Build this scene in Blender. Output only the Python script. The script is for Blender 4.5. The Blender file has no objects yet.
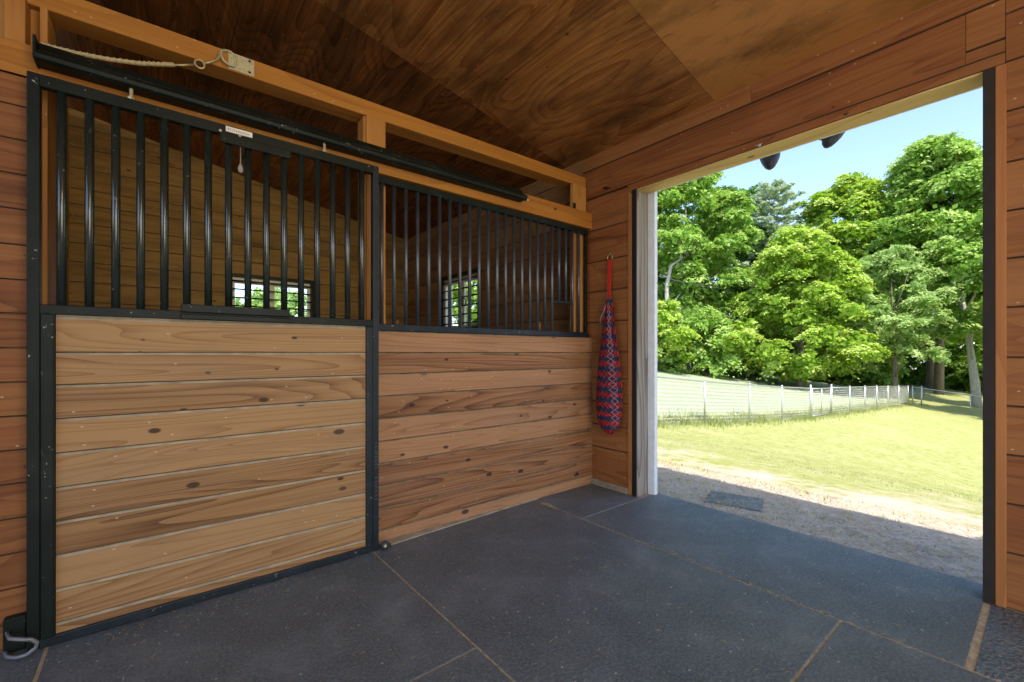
import bpy, bmesh, math, random
import numpy as np
from mathutils import Vector, Matrix

random.seed(7)
rng = np.random.default_rng(11)
SC = bpy.context.scene
COL = SC.collection
rad = math.radians

# ------------------------------------------------------------------ helpers
class MB:
    """collects shapes; build() links them as one mesh object"""
    def __init__(s):
        s.v = []; s.f = []; s.m = []; s.t = []
    def add(s, vs, fs, m=0, t=0.5):
        b = len(s.v)
        s.v += [tuple(p) for p in vs]
        for f in fs:
            s.f.append([b + i for i in f]); s.m.append(m); s.t.append(t)
        return s
    def box(s, x0, x1, y0, y1, z0, z1, m=0, t=0.5):
        v = [(x0, y0, z0), (x1, y0, z0), (x1, y1, z0), (x0, y1, z0),
             (x0, y0, z1), (x1, y0, z1), (x1, y1, z1), (x0, y1, z1)]
        f = [(0, 3, 2, 1), (4, 5, 6, 7), (0, 1, 5, 4), (1, 2, 6, 5), (2, 3, 7, 6), (3, 0, 4, 7)]
        return s.add(v, f, m, t)
    def prism(s, poly, a, b, axis='X', m=0, t=0.5, fm=None):
        """closed cross-section poly extruded from a to b along axis; fm = material of each side face"""
        n = len(poly); vs = []
        for c in (a, b):
            for (p, q) in poly:
                vs.append((c, p, q) if axis == 'X' else ((p, c, q) if axis == 'Y' else (p, q, c)))
        base = len(s.v); s.v += vs
        for i in range(n):
            j = (i + 1) % n
            s.f.append([base + i, base + j, base + n + j, base + n + i])
            s.m.append(fm[i] if fm else m); s.t.append(t)
        s.f.append([base + i for i in range(n)][::-1]); s.m.append(m); s.t.append(t)
        s.f.append([base + n + i for i in range(n)]); s.m.append(m); s.t.append(t)
        return s
    def tube(s, pts, r, n=8, m=0, t=0.5, closed=False, cap=True):
        pts = [Vector(p) for p in pts]; k = len(pts)
        rs = r if isinstance(r, (list, tuple)) else [r] * k
        base = len(s.v); up = None
        for i, p in enumerate(pts):
            if closed: d = pts[(i + 1) % k] - pts[i - 1]
            else: d = pts[min(i + 1, k - 1)] - pts[max(i - 1, 0)]
            d = d.normalized() if d.length > 1e-9 else Vector((0, 0, 1))
            if up is None:
                up = Vector((0, 0, 1)) if abs(d.z) < .9 else Vector((1, 0, 0))
            u = d.cross(up)
            if u.length < 1e-6: u = d.orthogonal()
            u.normalize(); w = u.cross(d).normalized(); up = w
            for j in range(n):
                a = 2 * math.pi * j / n
                q = p + (u * math.cos(a) + w * math.sin(a)) * rs[i]
                s.v.append(tuple(q))
        for i in range(k if closed else k - 1):
            i2 = (i + 1) % k
            for j in range(n):
                j2 = (j + 1) % n
                s.f.append([base + i * n + j, base + i * n + j2, base + i2 * n + j2, base + i2 * n + j]); s.m.append(m); s.t.append(t)
        if cap and not closed:
            s.f.append([base + j for j in range(n)][::-1]); s.m.append(m); s.t.append(t)
            s.f.append([base + (k - 1) * n + j for j in range(n)]); s.m.append(m); s.t.append(t)
        return s
    def lathe(s, prof, org, axis, n=20, m=0, t=0.5):
        """prof: (radius, distance along axis) pairs"""
        axis = Vector(axis).normalized(); u = axis.orthogonal().normalized(); w = axis.cross(u)
        base = len(s.v)
        for (r, h) in prof:
            for j in range(n):
                a = 2 * math.pi * j / n
                s.v.append(tuple(Vector(org) + axis * h + (u * math.cos(a) + w * math.sin(a)) * max(r, 1e-4)))
        for i in range(len(prof) - 1):
            for j in range(n):
                j2 = (j + 1) % n
                s.f.append([base + i * n + j, base + i * n + j2, base + (i + 1) * n + j2, base + (i + 1) * n + j]); s.m.append(m); s.t.append(t)
        s.f.append([base + j for j in range(n)][::-1]); s.m.append(m); s.t.append(t)
        k = len(prof) - 1
        s.f.append([base + k * n + j for j in range(n)]); s.m.append(m); s.t.append(t)
        return s
    def build(s, name, mats, parent=None, bevel=0, smooth=False, seg=2):
        off = Vector(parent.location) if parent else Vector((0, 0, 0))
        if parent and parent.parent: off = off + Vector(parent.parent.location)
        me = bpy.data.meshes.new(name)
        me.from_pydata([tuple(Vector(p) - off) for p in s.v], [], s.f)
        if not isinstance(mats, (list, tuple)): mats = [mats]
        for m in mats: me.materials.append(m)
        me.polygons.foreach_set('material_index', s.m)
        a = me.attributes.new('tint', 'FLOAT', 'FACE'); a.data.foreach_set('value', s.t)
        bm = bmesh.new(); bm.from_mesh(me); bmesh.ops.recalc_face_normals(bm, faces=bm.faces); bm.to_mesh(me); bm.free()
        if smooth: me.polygons.foreach_set('use_smooth', [True] * len(me.polygons))
        me.update()
        o = bpy.data.objects.new(name, me); COL.objects.link(o)
        if parent: o.parent = parent
        if bevel:
            b = o.modifiers.new('bevel', 'BEVEL'); b.width = bevel; b.segments = seg; b.limit_method = 'ANGLE'; b.angle_limit = rad(50)
        return o

def tag(o, label, cat, group=None, kind=None):
    o['label'] = label; o['category'] = cat
    if group: o['group'] = group
    if kind: o['kind'] = kind
    return o
def thing(name, label, cat, loc=(0, 0, 0), group=None):
    o = bpy.data.objects.new(name, None); COL.objects.link(o); o.location = loc; o.empty_display_size = .1
    return tag(o, label, cat, group)
def struct(o, label=None, cat=None):
    o['kind'] = 'structure'
    if label: o['label'] = label; o['category'] = cat
    return o

# ------------------------------------------------------------------ materials
def new_mat(name):
    m = bpy.data.materials.new(name); m.use_nodes = True
    nt = m.node_tree; nt.nodes.clear()
    out = nt.nodes.new('ShaderNodeOutputMaterial'); b = nt.nodes.new('ShaderNodeBsdfPrincipled')
    nt.links.new(b.outputs[0], out.inputs[0])
    return m, nt, b
class NT:
    def __init__(s, nt): s.nt = nt
    def n(s, t, **k):
        x = s.nt.nodes.new(t)
        for a, v in k.items(): setattr(x, a, v)
        return x
    def link(s, a, b): s.nt.links.new(a, b)
    def math(s, op, a, b=None, c=None, clamp=False):
        x = s.n('ShaderNodeMath', operation=op, use_clamp=clamp)
        for i, v in enumerate((a, b, c)):
            if v is None: continue
            if isinstance(v, (int, float)): x.inputs[i].default_value = v
            else: s.link(v, x.inputs[i])
        return x.outputs[0]
    def ramp(s, f, stops, interp='LINEAR'):
        x = s.n('ShaderNodeValToRGB'); x.color_ramp.interpolation = interp
        e = x.color_ramp.elements
        while len(e) < len(stops): e.new(.5)
        for i, (p, c) in enumerate(stops):
            e[i].position = p; e[i].color = (*c, 1) if len(c) == 3 else c
        s.link(f, x.inputs[0]); return x.outputs[0]
    def mix(s, f, a, b, mode='MIX'):
        x = s.n('ShaderNodeMix', data_type='RGBA', blend_type=mode)
        for i, v in ((0, f), (6, a), (7, b)):
            if isinstance(v, (int, float)): x.inputs[i].default_value = v
            elif isinstance(v, tuple): x.inputs[i].default_value = (*v, 1)
            else: s.link(v, x.inputs[i])
        return x.outputs[2]
    def noise(s, vec, scale=1, detail=3, rough=.5, dist=0):
        x = s.n('ShaderNodeTexNoise'); s.link(vec, x.inputs['Vector'])
        x.inputs['Scale'].default_value = scale; x.inputs['Detail'].default_value = detail
        x.inputs['Roughness'].default_value = rough; x.inputs['Distortion'].default_value = dist
        return x.outputs['Fac']
    def mapping(s, vec, scale=(1, 1, 1), loc=(0, 0, 0)):
        x = s.n('ShaderNodeMapping'); s.link(vec, x.inputs[0])
        x.inputs['Scale'].default_value = scale; x.inputs['Location'].default_value = loc
        return x.outputs[0]
    def bump(s, h, strength=.2, dist=.01):
        x = s.n('ShaderNodeBump'); x.inputs['Strength'].default_value = strength; x.inputs['Distance'].default_value = dist
        s.link(h, x.inputs['Height']); return x.outputs[0]
    def coord(s): return s.n('ShaderNodeTexCoord').outputs['Object']
    def tint(s):
        x = s.n('ShaderNodeAttribute'); x.attribute_name = 'tint'; return x.outputs['Fac']

def wood(name, dark, mid, light, grain='X', flat='Y', rings=9, rough=.62, knots=.55, ring_amt=.55, dirt=.35, dirtcol=(.04, .02, .008),
         across=5.0, along=.45, spec=.3, var=.35):
    m, nt, b = new_mat(name); g = NT(nt)
    co = g.coord(); tn = g.tint()
    ax = 'XYZ'.index(grain); fx = 'XYZ'.index(flat)
    off = g.n('ShaderNodeCombineXYZ')
    g.link(g.math('MULTIPLY', tn, 37.0), off.inputs[ax])
    o2 = [i for i in range(3) if i != ax][0]
    g.link(g.math('MULTIPLY', tn, 11.0), off.inputs[o2])
    add = g.n('ShaderNodeVectorMath', operation='ADD'); g.link(co, add.inputs[0]); g.link(off.outputs[0], add.inputs[1])
    v = add.outputs[0]
    sc = [across] * 3; sc[ax] = along
    n1 = g.noise(g.mapping(v, tuple(sc)), 1.0, 1.5, .4, .25)
    saw = g.math('FRACT', g.math('MULTIPLY', n1, rings))
    ring = g.math('SUBTRACT', 1.0, g.math('POWER', saw, 2.6))
    sf = [70.0] * 3; sf[ax] = 1.6
    fib = g.noise(g.mapping(v, tuple(sf)), 1.0, 3, .6)
    sb = [9.0] * 3; sb[ax] = .8
    broad = g.noise(g.mapping(v, tuple(sb)), 1.0, 2, .5)
    fac = g.math('ADD', g.math('MULTIPLY', ring, ring_amt), g.math('MULTIPLY', g.math('SUBTRACT', fib, .18), .8))
    fac = g.math('ADD', fac, g.math('MULTIPLY', g.math('SUBTRACT', broad, .5), .6))
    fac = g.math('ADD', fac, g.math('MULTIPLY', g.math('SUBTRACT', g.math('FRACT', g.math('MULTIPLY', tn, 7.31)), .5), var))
    fac = g.math('ADD', fac, .55 - ring_amt)
    col = g.ramp(fac, [(.12, dark), (.5, mid), (.95, light)])
    sp_ = g.n('ShaderNodeSeparateXYZ'); g.link(v, sp_.inputs[0])
    o3 = [i for i in range(3) if i not in (ax, fx)][0]
    def uv(su, sv):
        c_ = g.n('ShaderNodeCombineXYZ'); g.link(g.math('MULTIPLY', sp_.outputs[ax], su), c_.inputs[0]); g.link(g.math('MULTIPLY', sp_.outputs[o3], sv), c_.inputs[1])
        return c_.outputs[0]
    if knots:
        vo = g.n('ShaderNodeTexVoronoi', voronoi_dimensions='2D'); g.link(uv(3.6, 7.0), vo.inputs['Vector']); vo.inputs['Scale'].default_value = 1.0
        sep = g.n('ShaderNodeSeparateColor'); g.link(vo.outputs['Color'], sep.inputs[0])
        size = g.math('MULTIPLY', g.math('SUBTRACT', sep.outputs[0], 1 - knots), .28)
        k = g.math('SUBTRACT', size, vo.outputs['Distance'])
        k = g.math('MULTIPLY', k, 30.0, clamp=True)
        col = g.mix(g.math('MULTIPLY', k, .88), col, tuple(c * .18 for c in dark))
    sd_ = [2.2] * 3; sd_[ax] = .8
    dn = g.noise(g.mapping(co, tuple(sd_)), 1.6, 6, .66)
    dm = g.math('MULTIPLY', g.math('SUBTRACT', dn, .46), 4.0, clamp=True)
    col = g.mix(g.math('MULTIPLY', dm, dirt), col, dirtcol)
    # pale nicks and droppings
    sp = g.n('ShaderNodeTexVoronoi', voronoi_dimensions='2D'); g.link(uv(9.0, 16.0), sp.inputs['Vector']); sp.inputs['Scale'].default_value = 1.0
    s2 = g.n('ShaderNodeSeparateColor'); g.link(sp.outputs['Color'], s2.inputs[0])
    spk = g.math('MULTIPLY', g.math('LESS_THAN', sp.outputs['Distance'], .045), g.math('GREATER_THAN', s2.outputs[1], .82))
    col = g.mix(g.math('MULTIPLY', spk, .5), col, (.62, .52, .38))
    g.link(col, b.inputs['Base Color'])
    b.inputs['Roughness'].default_value = rough; b.inputs['Specular IOR Level'].default_value = spec
    g.link(g.bump(g.math('ADD', fib, g.math('MULTIPLY', ring, .3)), .25, .003), b.inputs['Normal'])
    return m

def simple(name, col, rough=.5, metal=0, spec=.5, nscale=30, namt=.25, bump=0, col2=None):
    m, nt, b = new_mat(name); g = NT(nt)
    n = g.noise(g.coord(), nscale, 4, .6)
    c2 = col2 or tuple(c * (1 - namt) for c in col)
    g.link(g.ramp(n, [(.3, c2), (.7, col)]), b.inputs['Base Color'])
    b.inputs['Roughness'].default_value = rough; b.inputs['Metallic'].default_value = metal; b.inputs['Specular IOR Level'].default_value = spec
    if bump: g.link(g.bump(n, bump, .004), b.inputs['Normal'])
    return m

def painted_metal(name, col, rough=.35, chips=.5, spec=.4):
    m, nt, b = new_mat(name); g = NT(nt); co = g.coord()
    n = g.noise(co, 55, 5, .65); n2 = g.noise(co, 7, 3, .6)
    chip = g.math('MULTIPLY', g.math('GREATER_THAN', n, .66), g.math('GREATER_THAN', n2, .47))
    base = g.ramp(n2, [(.3, tuple(c * .7 for c in col)), (.7, tuple(c * 1.35 for c in col))])
    c = g.mix(g.math('MULTIPLY', chip, chips), base, (.42, .40, .34))
    dust = g.math('MULTIPLY', g.math('SUBTRACT', n2, .52), 1.4, clamp=True)
    c = g.mix(g.math('MULTIPLY', dust, .05), c, (.30, .26, .19))
    g.link(c, b.inputs['Base Color'])
    b.inputs['Roughness'].default_value = rough; b.inputs['Specular IOR Level'].default_value = spec
    g.link(g.bump(n, .1, .002), b.inputs['Normal'])
    return m

M = {}
M['door_wood'] = wood('door_pine', (.10, .040, .013), (.255, .128, .048), (.37, .210, .090), 'X', 'Y', rings=21, knots=.42, dirt=.35, dirtcol=(.20, .135, .085), ring_amt=.46, var=.5, along=.36, across=6.5)
M['panel_wood'] = wood('panel_pine', (.10, .036, .013), (.250, .110, .045), (.37, .190, .092), 'X', 'Y', rings=22, knots=.45, dirt=.35, dirtcol=(.17, .10, .065), ring_amt=.46, var=.5, along=.36, across=6.5)
M['dust_ledge'] = simple('dusty_groove', (.42, .34, .23), .9, nscale=12, namt=.45)
M['brown_ledge'] = simple('brown_dusty_groove', (.27, .19, .115), .9, nscale=12, namt=.6)
M['dark_groove'] = simple('dark_groove_wood', (.10, .055, .025), .9, nscale=25, namt=.4)
M['red_wood_Y'] = wood('stained_boards_far', (.11, .030, .008), (.215, .070, .018), (.29, .115, .034), 'Y', 'X', rings=12, knots=.22, dirt=.3, var=.35, ring_amt=.32)
M['red_wood_X'] = wood('stained_boards_side', (.10, .030, .008), (.20, .066, .017), (.28, .11, .032), 'X', 'Y', rings=13, knots=.35, dirt=.45, ring_amt=.4)
M['stall_wood_X'] = wood('stall_boards_back', (.11, .055, .016), (.22, .125, .038), (.30, .18, .06), 'X', 'Y', rings=8, knots=.3, dirt=.5, ring_amt=.3)
M['stall_wood_Y'] = wood('stall_boards_side', (.13, .055, .02), (.24, .115, .045), (.32, .17, .07), 'Y', 'X', rings=8, knots=.3, dirt=.5, ring_amt=.3)
M['beam_wood'] = wood('beam_fir', (.20, .066, .008), (.35, .128, .017), (.45, .19, .032), 'X', 'Y', rings=8, knots=.35, dirt=.25, dirtcol=(.24, .12, .03), ring_amt=.35)
M['post_wood'] = wood('post_fir', (.25, .085, .018), (.40, .165, .036), (.50, .24, .06), 'Z', 'Y', rings=8, knots=.3, dirt=.2, dirtcol=(.24, .12, .03), ring_amt=.35)
M['trim_wood'] = wood('casing_fir', (.17, .055, .013), (.29, .105, .028), (.37, .15, .045), 'Z', 'X', rings=6, knots=.2, dirt=.2, ring_amt=.35)
M['head_wood'] = wood('pale_lintel', (.32, .18, .05), (.50, .32, .10), (.62, .44, .17), 'Y', 'Z', rings=8, knots=.4, dirt=.2, dirtcol=(.3, .2, .1), ring_amt=.35)
M['weathered'] = wood('weathered_jamb', (.075, .06, .045), (.19, .165, .135), (.32, .29, .25), 'Z', 'Y', rings=10, knots=0, dirt=.5, dirtcol=(.20, .11, .05), rough=.8)
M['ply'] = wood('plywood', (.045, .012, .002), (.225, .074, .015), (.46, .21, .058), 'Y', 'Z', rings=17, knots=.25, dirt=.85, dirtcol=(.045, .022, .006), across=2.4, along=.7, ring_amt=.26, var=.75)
M['black'] = painted_metal('black_green_paint', (.0050, .0090, .0068), .5, .8, .22)
M['black_bar'] = painted_metal('black_bar_paint', (.014, .021, .018), .24, .25, .9)
M['sky_tint_bar'] = painted_metal('sky_tint_bar_paint', (.030, .040, .050), .30, .2, .9)  # sky light from the doorway put into the colour of the right-hand bars
M['blue_black'] = painted_metal('blue_black_paint', (.009, .015, .021), .45, .7, .3)
M['steel_strip'] = simple('dark_steel_angle', (.018, .018, .020), .45, .3)
M['brown_strip'] = simple('brown_steel_angle', (.020, .013, .010), .8, 0, nscale=22, namt=.5)
M['white_trim'] = simple('white_exterior_trim', (.72, .75, .78), .5, nscale=20, namt=.15)
M['galv'] = simple('galvanised_steel', (.62, .62, .58), .42, .75, nscale=40, namt=.3)
M['brass'] = simple('dull_brass', (.62, .53, .30), .45, .7, nscale=60, namt=.35)
M['cream_metal'] = simple('cream_plated_steel', (.66, .60, .38), .5, .35, nscale=70, namt=.35)
M['rope'] = simple('cream_rope', (.62, .50, .26), .9, nscale=160, namt=.4, bump=.4)
M['grey_metal'] = simple('scuffed_grey_metal', (.24, .24, .25), .55, .4, nscale=60, namt=.35)
M['rubber_roll'] = simple('black_rubber', (.03, .03, .032), .6, nscale=60)
M['paper'] = simple('white_label', (.80, .76, .66), .6, nscale=30, namt=.1)
M['ink'] = simple('grey_ink', (.22, .20, .16), .8)
M['red_cord'] = simple('red_cord', (.60, .026, .015), .85, nscale=300, namt=.45)
M['navy_cord'] = simple('navy_cord', (.035, .048, .105), .85, nscale=300, namt=.4)
M['fleck_cord'] = simple('flecked_cord', (.55, .30, .28), .85, nscale=180, namt=.4, col2=(.12, .09, .20))
M['red_strap'] = simple('red_webbing', (.62, .02, .012), .8, nscale=200, namt=.3)
M['lamp_black'] = simple('black_lamp_housing', (.022, .025, .030), .5, nscale=20)
M['vinyl'] = simple('white_vinyl_sash', (.70, .70, .62), .5, nscale=20, namt=.1)
M['concrete'] = simple('dusty_sill', (.30, .235, .15), .95, nscale=14, namt=.45, bump=.2)
M['hay'] = simple('straw', (.62, .48, .25), .9, nscale=40, namt=.4)

def glass_mat():
    m, nt, b = new_mat('window_glass')
    b.inputs['Base Color'].default_value = (.95, .97, .96, 1); b.inputs['Roughness'].default_value = .03
    b.inputs['Transmission Weight'].default_value = 1; b.inputs['IOR'].default_value = 1.02
    return m
M['glass'] = glass_mat()

def rubber(name, pebbled=False):
    m, nt, b = new_mat(name); g = NT(nt); co = g.coord(); tn = g.tint()
    n1 = g.noise(co, 3.0, 6, .68); n2 = g.noise(co, 90, 5, .8); n3 = g.noise(g.mapping(co, (1, 1.7, 1)), 11, 8, .78)
    base = g.ramp(n1, [(.3, (.046, .063, .073)), (.52, (.080, .104, .118)), (.75, (.155, .185, .196))])
    base = g.mix(g.math('MULTIPLY', g.math('SUBTRACT', n2, .46), 3.2, clamp=True), base, (.27, .28, .285))
    dust = g.math('MULTIPLY', g.math('SUBTRACT', n3, .57), 4.0, clamp=True)
    base = g.mix(g.math('MULTIPLY', dust, .55), base, (.235, .24, .225))
    vo = g.n('ShaderNodeTexVoronoi', voronoi_dimensions='2D'); vo.inputs['Scale'].default_value = 1.0; g.link(g.mapping(co, (9, 9, 1)), vo.inputs['Vector'])
    se = g.n('ShaderNodeSeparateColor'); g.link(vo.outputs['Color'], se.inputs[0])
    spk = g.math('MULTIPLY', g.math('LESS_THAN', vo.outputs['Distance'], .035), g.math('GREATER_THAN', se.outputs[0], .6))
    base = g.mix(spk, base, (.46, .43, .36))
    g.link(base, b.inputs['Base Color'])
    b.inputs['Specular IOR Level'].default_value = .55
    g.link(g.ramp(n3, [(.35, (.34,) * 3), (.65, (.56,) * 3)]), b.inputs['Roughness'])
    if pebbled:
        w = g.n('ShaderNodeTexVoronoi'); w.feature = 'SMOOTH_F1'; g.link(g.mapping(co, (60, 95, 0)), w.inputs['Vector']); w.inputs['Scale'].default_value = 1
        g.link(g.bump(w.outputs['Distance'], 1.0, .012), b.inputs['Normal'])
    else:
        h = g.math('ADD', n2, g.math('MULTIPLY', g.noise(co, 55, 4, .7), 1.2))
        g.link(g.bump(h, .8, .006), b.inputs['Normal'])
    return m
M['rubber'] = rubber('rubber_mat'); M['rubber_peb'] = rubber('pebbled_rubber_mat', True)

def dirt_mat():
    m, nt, b = new_mat('packed_dirt'); g = NT(nt); co = g.coord()
    n = g.noise(co, 45, 5, .7)
    g.link(g.ramp(n, [(.3, (.22, .17, .10)), (.7, (.52, .42, .27))]), b.inputs['Base Color'])
    b.inputs['Roughness'].default_value = .95; g.link(g.bump(n, .5, .01), b.inputs['Normal'])
    return m
M['dirt'] = dirt_mat()

def terrain_mat():
    m, nt, b = new_mat('ground_grass_and_dirt'); g = NT(nt); co = g.coord()
    s = g.n('ShaderNodeSeparateXYZ'); g.link(co, s.inputs[0]); X, Y = s.outputs[0], s.outputs[1]
    n1 = g.noise(co, .9, 5, .65); n2 = g.noise(co, 6, 5, .7); n3 = g.noise(co, 60, 4, .75)
    # grass
    gr = g.ramp(n2, [(.3, (.245, .265, .075)), (.5, (.33, .338, .110)), (.72, (.42, .405, .19))])
    gr = g.mix(g.math('MULTIPLY', g.math('SUBTRACT', n1, .5), 3, clamp=True), gr, (.44, .415, .20))
    # pale mown field beyond the fence (stripes of cut hay)
    st = g.n('ShaderNodeTexWave'); st.inputs['Scale'].default_value = .35; st.inputs['Distortion'].default_value = 1.2
    g.link(g.mapping(co, (.3, 1.6, 0)), st.inputs['Vector'])
    fld = g.mix(g.math('MULTIPLY', st.outputs['Fac'], .22), (.32, .35, .22), (.38, .40, .27))
    fmask = g.math('MULTIPLY', g.math('SUBTRACT', Y, 6.9), 1.2, clamp=True)
    grass = g.mix(fmask, gr, fld)
    # sandy dirt by the barn
    dcol = g.ramp(n3, [(.25, (.33, .26, .19)), (.5, (.58, .47, .36)), (.8, (.70, .60, .48))])
    dm = g.math('SUBTRACT', 5.25, X)
    dm = g.math('ADD', dm, g.math('MULTIPLY', g.math('SUBTRACT', n1, .5), 5.0))
    dm = g.math('ADD', dm, g.math('MULTIPLY', g.math('SUBTRACT', n2, .5), 2.2))
    dm = g.math('SUBTRACT', dm, g.math('MULTIPLY', Y, .10))
    dm = g.math('MULTIPLY', dm, 1.1, clamp=True)
    n4 = g.noise(co, 1.7, 5, .7)
    pm = g.math('MULTIPLY', g.math('MULTIPLY', g.math('SUBTRACT', n4, .50), 5.0, clamp=True), g.math('MULTIPLY', g.math('SUBTRACT', 8.0, X), .4, clamp=True))
    dm = g.math('MAXIMUM', dm, g.math('MULTIPLY', pm, .8))
    c = g.mix(dm, grass, dcol)
    # trodden straw and damp gravel right at the sill
    tm = g.math('MULTIPLY', g.math('ADD', g.math('SUBTRACT', 3.95, X), g.math('MULTIPLY', g.math('SUBTRACT', n2, .5), 1.0)), 2.5, clamp=True)
    tcol = g.ramp(g.math('ADD', g.math('MULTIPLY', n3, .45), g.math('MULTIPLY', g.noise(co, 13, 5, .75), .6)), [(.36, (.10, .098, .075)), (.53, (.36, .335, .27)), (.70, (.64, .60, .50))])
    c = g.mix(g.math('MULTIPLY', tm, .75), c, tcol)
    g.link(c, b.inputs['Base Color']); b.inputs['Roughness'].default_value = .95; b.inputs['Specular IOR Level'].default_value = .1
    g.link(g.bump(g.math('ADD', n3, n2), .7, .02), b.inputs['Normal'])
    return m
M['terrain'] = terrain_mat()

def leaf_mat(name, c1, c2, c3, trans=.45):
    m = bpy.data.materials.new(name); m.use_nodes = True; nt = m.node_tree; nt.nodes.clear(); g = NT(nt)
    out = g.n('ShaderNodeOutputMaterial'); d = g.n('ShaderNodeBsdfDiffuse'); t = g.n('ShaderNodeBsdfTranslucent'); mx = g.n('ShaderNodeMixShader')
    tn = g.tint()
    col = g.ramp(tn, [(.0, c1), (.5, c2), (1., c3)])
    g.link(col, d.inputs['Color'])
    hs = g.n('ShaderNodeHueSaturation'); hs.inputs['Saturation'].default_value = 1.1; hs.inputs['Value'].default_value = 1.15; g.link(col, hs.inputs['Color'])
    g.link(hs.outputs[0], t.inputs['Color'])
    mx.inputs[0].default_value = trans
    g.link(d.outputs[0], mx.inputs[1]); g.link(t.outputs[0], mx.inputs[2]); g.link(mx.outputs[0], out.inputs[0])
    return m
M['leaf_maple'] = leaf_mat('maple_leaves', (.17, .31, .035), (.40, .55, .085), (.70, .77, .27))
M['leaf_mid'] = leaf_mat('broad_leaves', (.13, .26, .040), (.34, .51, .105), (.66, .76, .32))
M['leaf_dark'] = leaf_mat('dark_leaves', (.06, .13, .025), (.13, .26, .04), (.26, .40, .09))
M['leaf_pale'] = leaf_mat('pale_leaves', (.22, .36, .10), (.42, .56, .19), (.66, .74, .38))
M['leaf_pine'] = leaf_mat('pine_needles', (.30, .39, .22), (.50, .60, .38), (.72, .78, .58), .4)
M['blade'] = leaf_mat('grass_blades', (.26, .29, .085), (.38, .39, .13), (.48, .46, .22), .45)
M['tall_blade'] = leaf_mat('tall_grass_blades', (.24, .30, .07), (.34, .39, .12), (.46, .45, .25), .35)
M['bark'] = simple('grey_brown_bark', (.23, .19, .15), .95, nscale=9, namt=.5, bump=.6)
M['bark_pale'] = simple('pale_bark', (.52, .48, .42), .9, nscale=7, namt=.35, bump=.4)
M['bark_dark'] = simple('dark_bark', (.10, .08, .06), .95, nscale=9, namt=.5, bump=.5)

# ------------------------------------------------------------------ measured layout (metres)
DY = 2.37          # front plane of the sliding door
WY = 2.45          # front plane of the fixed stall wall
FX = 2.85          # face of the far wall
CS = .205          # ceiling pitch
ceil_z = lambda x: 2.75 + CS * (FX - x)
SEAMS = [.0, .076, .203, .331, .459, .588, .718, .848, .976, 1.10, 1.225]

def boards_X(mb, x0, x1, yf, yb, seams, lip=.007, joints=None):
    """boards running along X on a plane facing -Y; upper lip of each board is a dusty chamfer"""
    for i in range(len(seams) - 1):
        z0, z1 = seams[i] + .0012, seams[i + 1] - .0012
        xs = [x0, x1]
        if joints and joints.get(i): xs = [x0, joints[i], x1]
        for a, b2 in zip(xs[:-1], xs[1:]):
            poly = [(yb, z0), (yf + .002, z0), (yf, z0 + .002), (yf, z1 - lip), (yf + lip * .5, z1), (yb, z1)]
            mb.prism(poly, a + (.001 if a > x0 else 0), b2, 'X', 0, random.random(), fm=[0, 1, 0, 2, 0, 0])
def boards_Y(mb, y0, y1, xf, xb, seams, lip=.004):
    for i in range(len(seams) - 1):
        z0, z1 = seams[i] + .0015, seams[i + 1] - .0015
        poly = [(xb, z0), (xf + .003, z0), (xf, z0 + .003), (xf, z1 - lip), (xf + lip, z1), (xb, z1)]
        mb.prism(poly, y0, y1, 'Y', 0, random.random(), fm=[0, 1, 0, 1, 0, 0])

# ================================================================== SETTING
# floor under the mats
struct(MB().box(-3.2, 3.0, -2.0, 6.1, -.25, -.003).build('floor', M['dirt']), 'packed dirt floor showing in the gaps between the black rubber mats', 'floor')

# far wall with the big doorway
mb = MB()
zs = [0, .045, .32, .51, .70, .894, 1.105, 1.352, 1.605, 1.855, 2.12, 2.385]
boards_Y(mb, 2.05, 2.56, FX, FX + .03, zs)
mb.box(FX + .03, 2.99, 2.01, 2.56, 0, 2.385, 0, .3)
zs = [0, .24, .45, .66, .87, 1.08, 1.295, 1.505, 1.71, 1.92, 2.139, 2.353, 2.56, 2.75]
boards_Y(mb, -1.6, .134, FX, FX + .03, zs)
mb.box(FX + .03, 2.99, -1.6, .19, 0, 2.75, 0, .4)
# header boards above the doorway
boards_Y(mb, .256, 2.56, FX, FX + .03, [2.40, 2.635])
boards_Y(mb, .136, .254, FX, FX + .03, [2.46, 2.635]); boards_Y(mb, .136, .2545, FX, FX + .03, [2.40, 2.458])
boards_Y(mb, 1.181, 2.56, FX, FX + .03, [2.637, 2.77]); boards_Y(mb, .136, 1.179, FX, FX + .03, [2.637, 2.77])
boards_Y(mb, .136, 2.09, FX - .004, FX + .03, [2.345, 2.40])
mb.box(FX + .03, 2.99, .136, 2.56, 2.36, 2.78, 0, .2)
struct(mb.build('wall_right', [M['red_wood_Y'], M['dark_groove'], M['dark_groove']], bevel=0), 'reddish stained board wall around the big open doorway', 'wall')

# far wall inside the stall (with window)
mb = MB()
W2 = (4.11, 4.95, 1.40, 2.02)
zs = [0, .2, .4, .6, .8, 1.0, 1.2, 1.40]
boards_Y(mb, 2.56, 6.0, FX, FX + .03, zs)
for a, b2 in ((2.56, W2[0]), (W2[1], 6.0)): boards_Y(mb, a, b2, FX, FX + .03, [1.40, 1.605, 1.81, 2.02])
boards_Y(mb, 2.56, 6.0, FX, FX + .03, [2.02, 2.22, 2.42, 2.62, 2.80])
for (a, b2, c, d) in ((2.56, 6.12, 0, W2[2]), (2.56, W2[0], W2[2], W2[3]), (W2[1], 6.12, W2[2], W2[3]), (2.56, 6.12, W2[3], 2.80)):
    mb.box(FX + .03, 2.99, a, b2, c, d, 0, .5)
struct(mb.build('wall_right_stall', [M['stall_wood_Y'], M['dark_groove'], M['dark_groove']]), 'board wall of the stall with a barred window, seen through the bars', 'wall')

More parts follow.
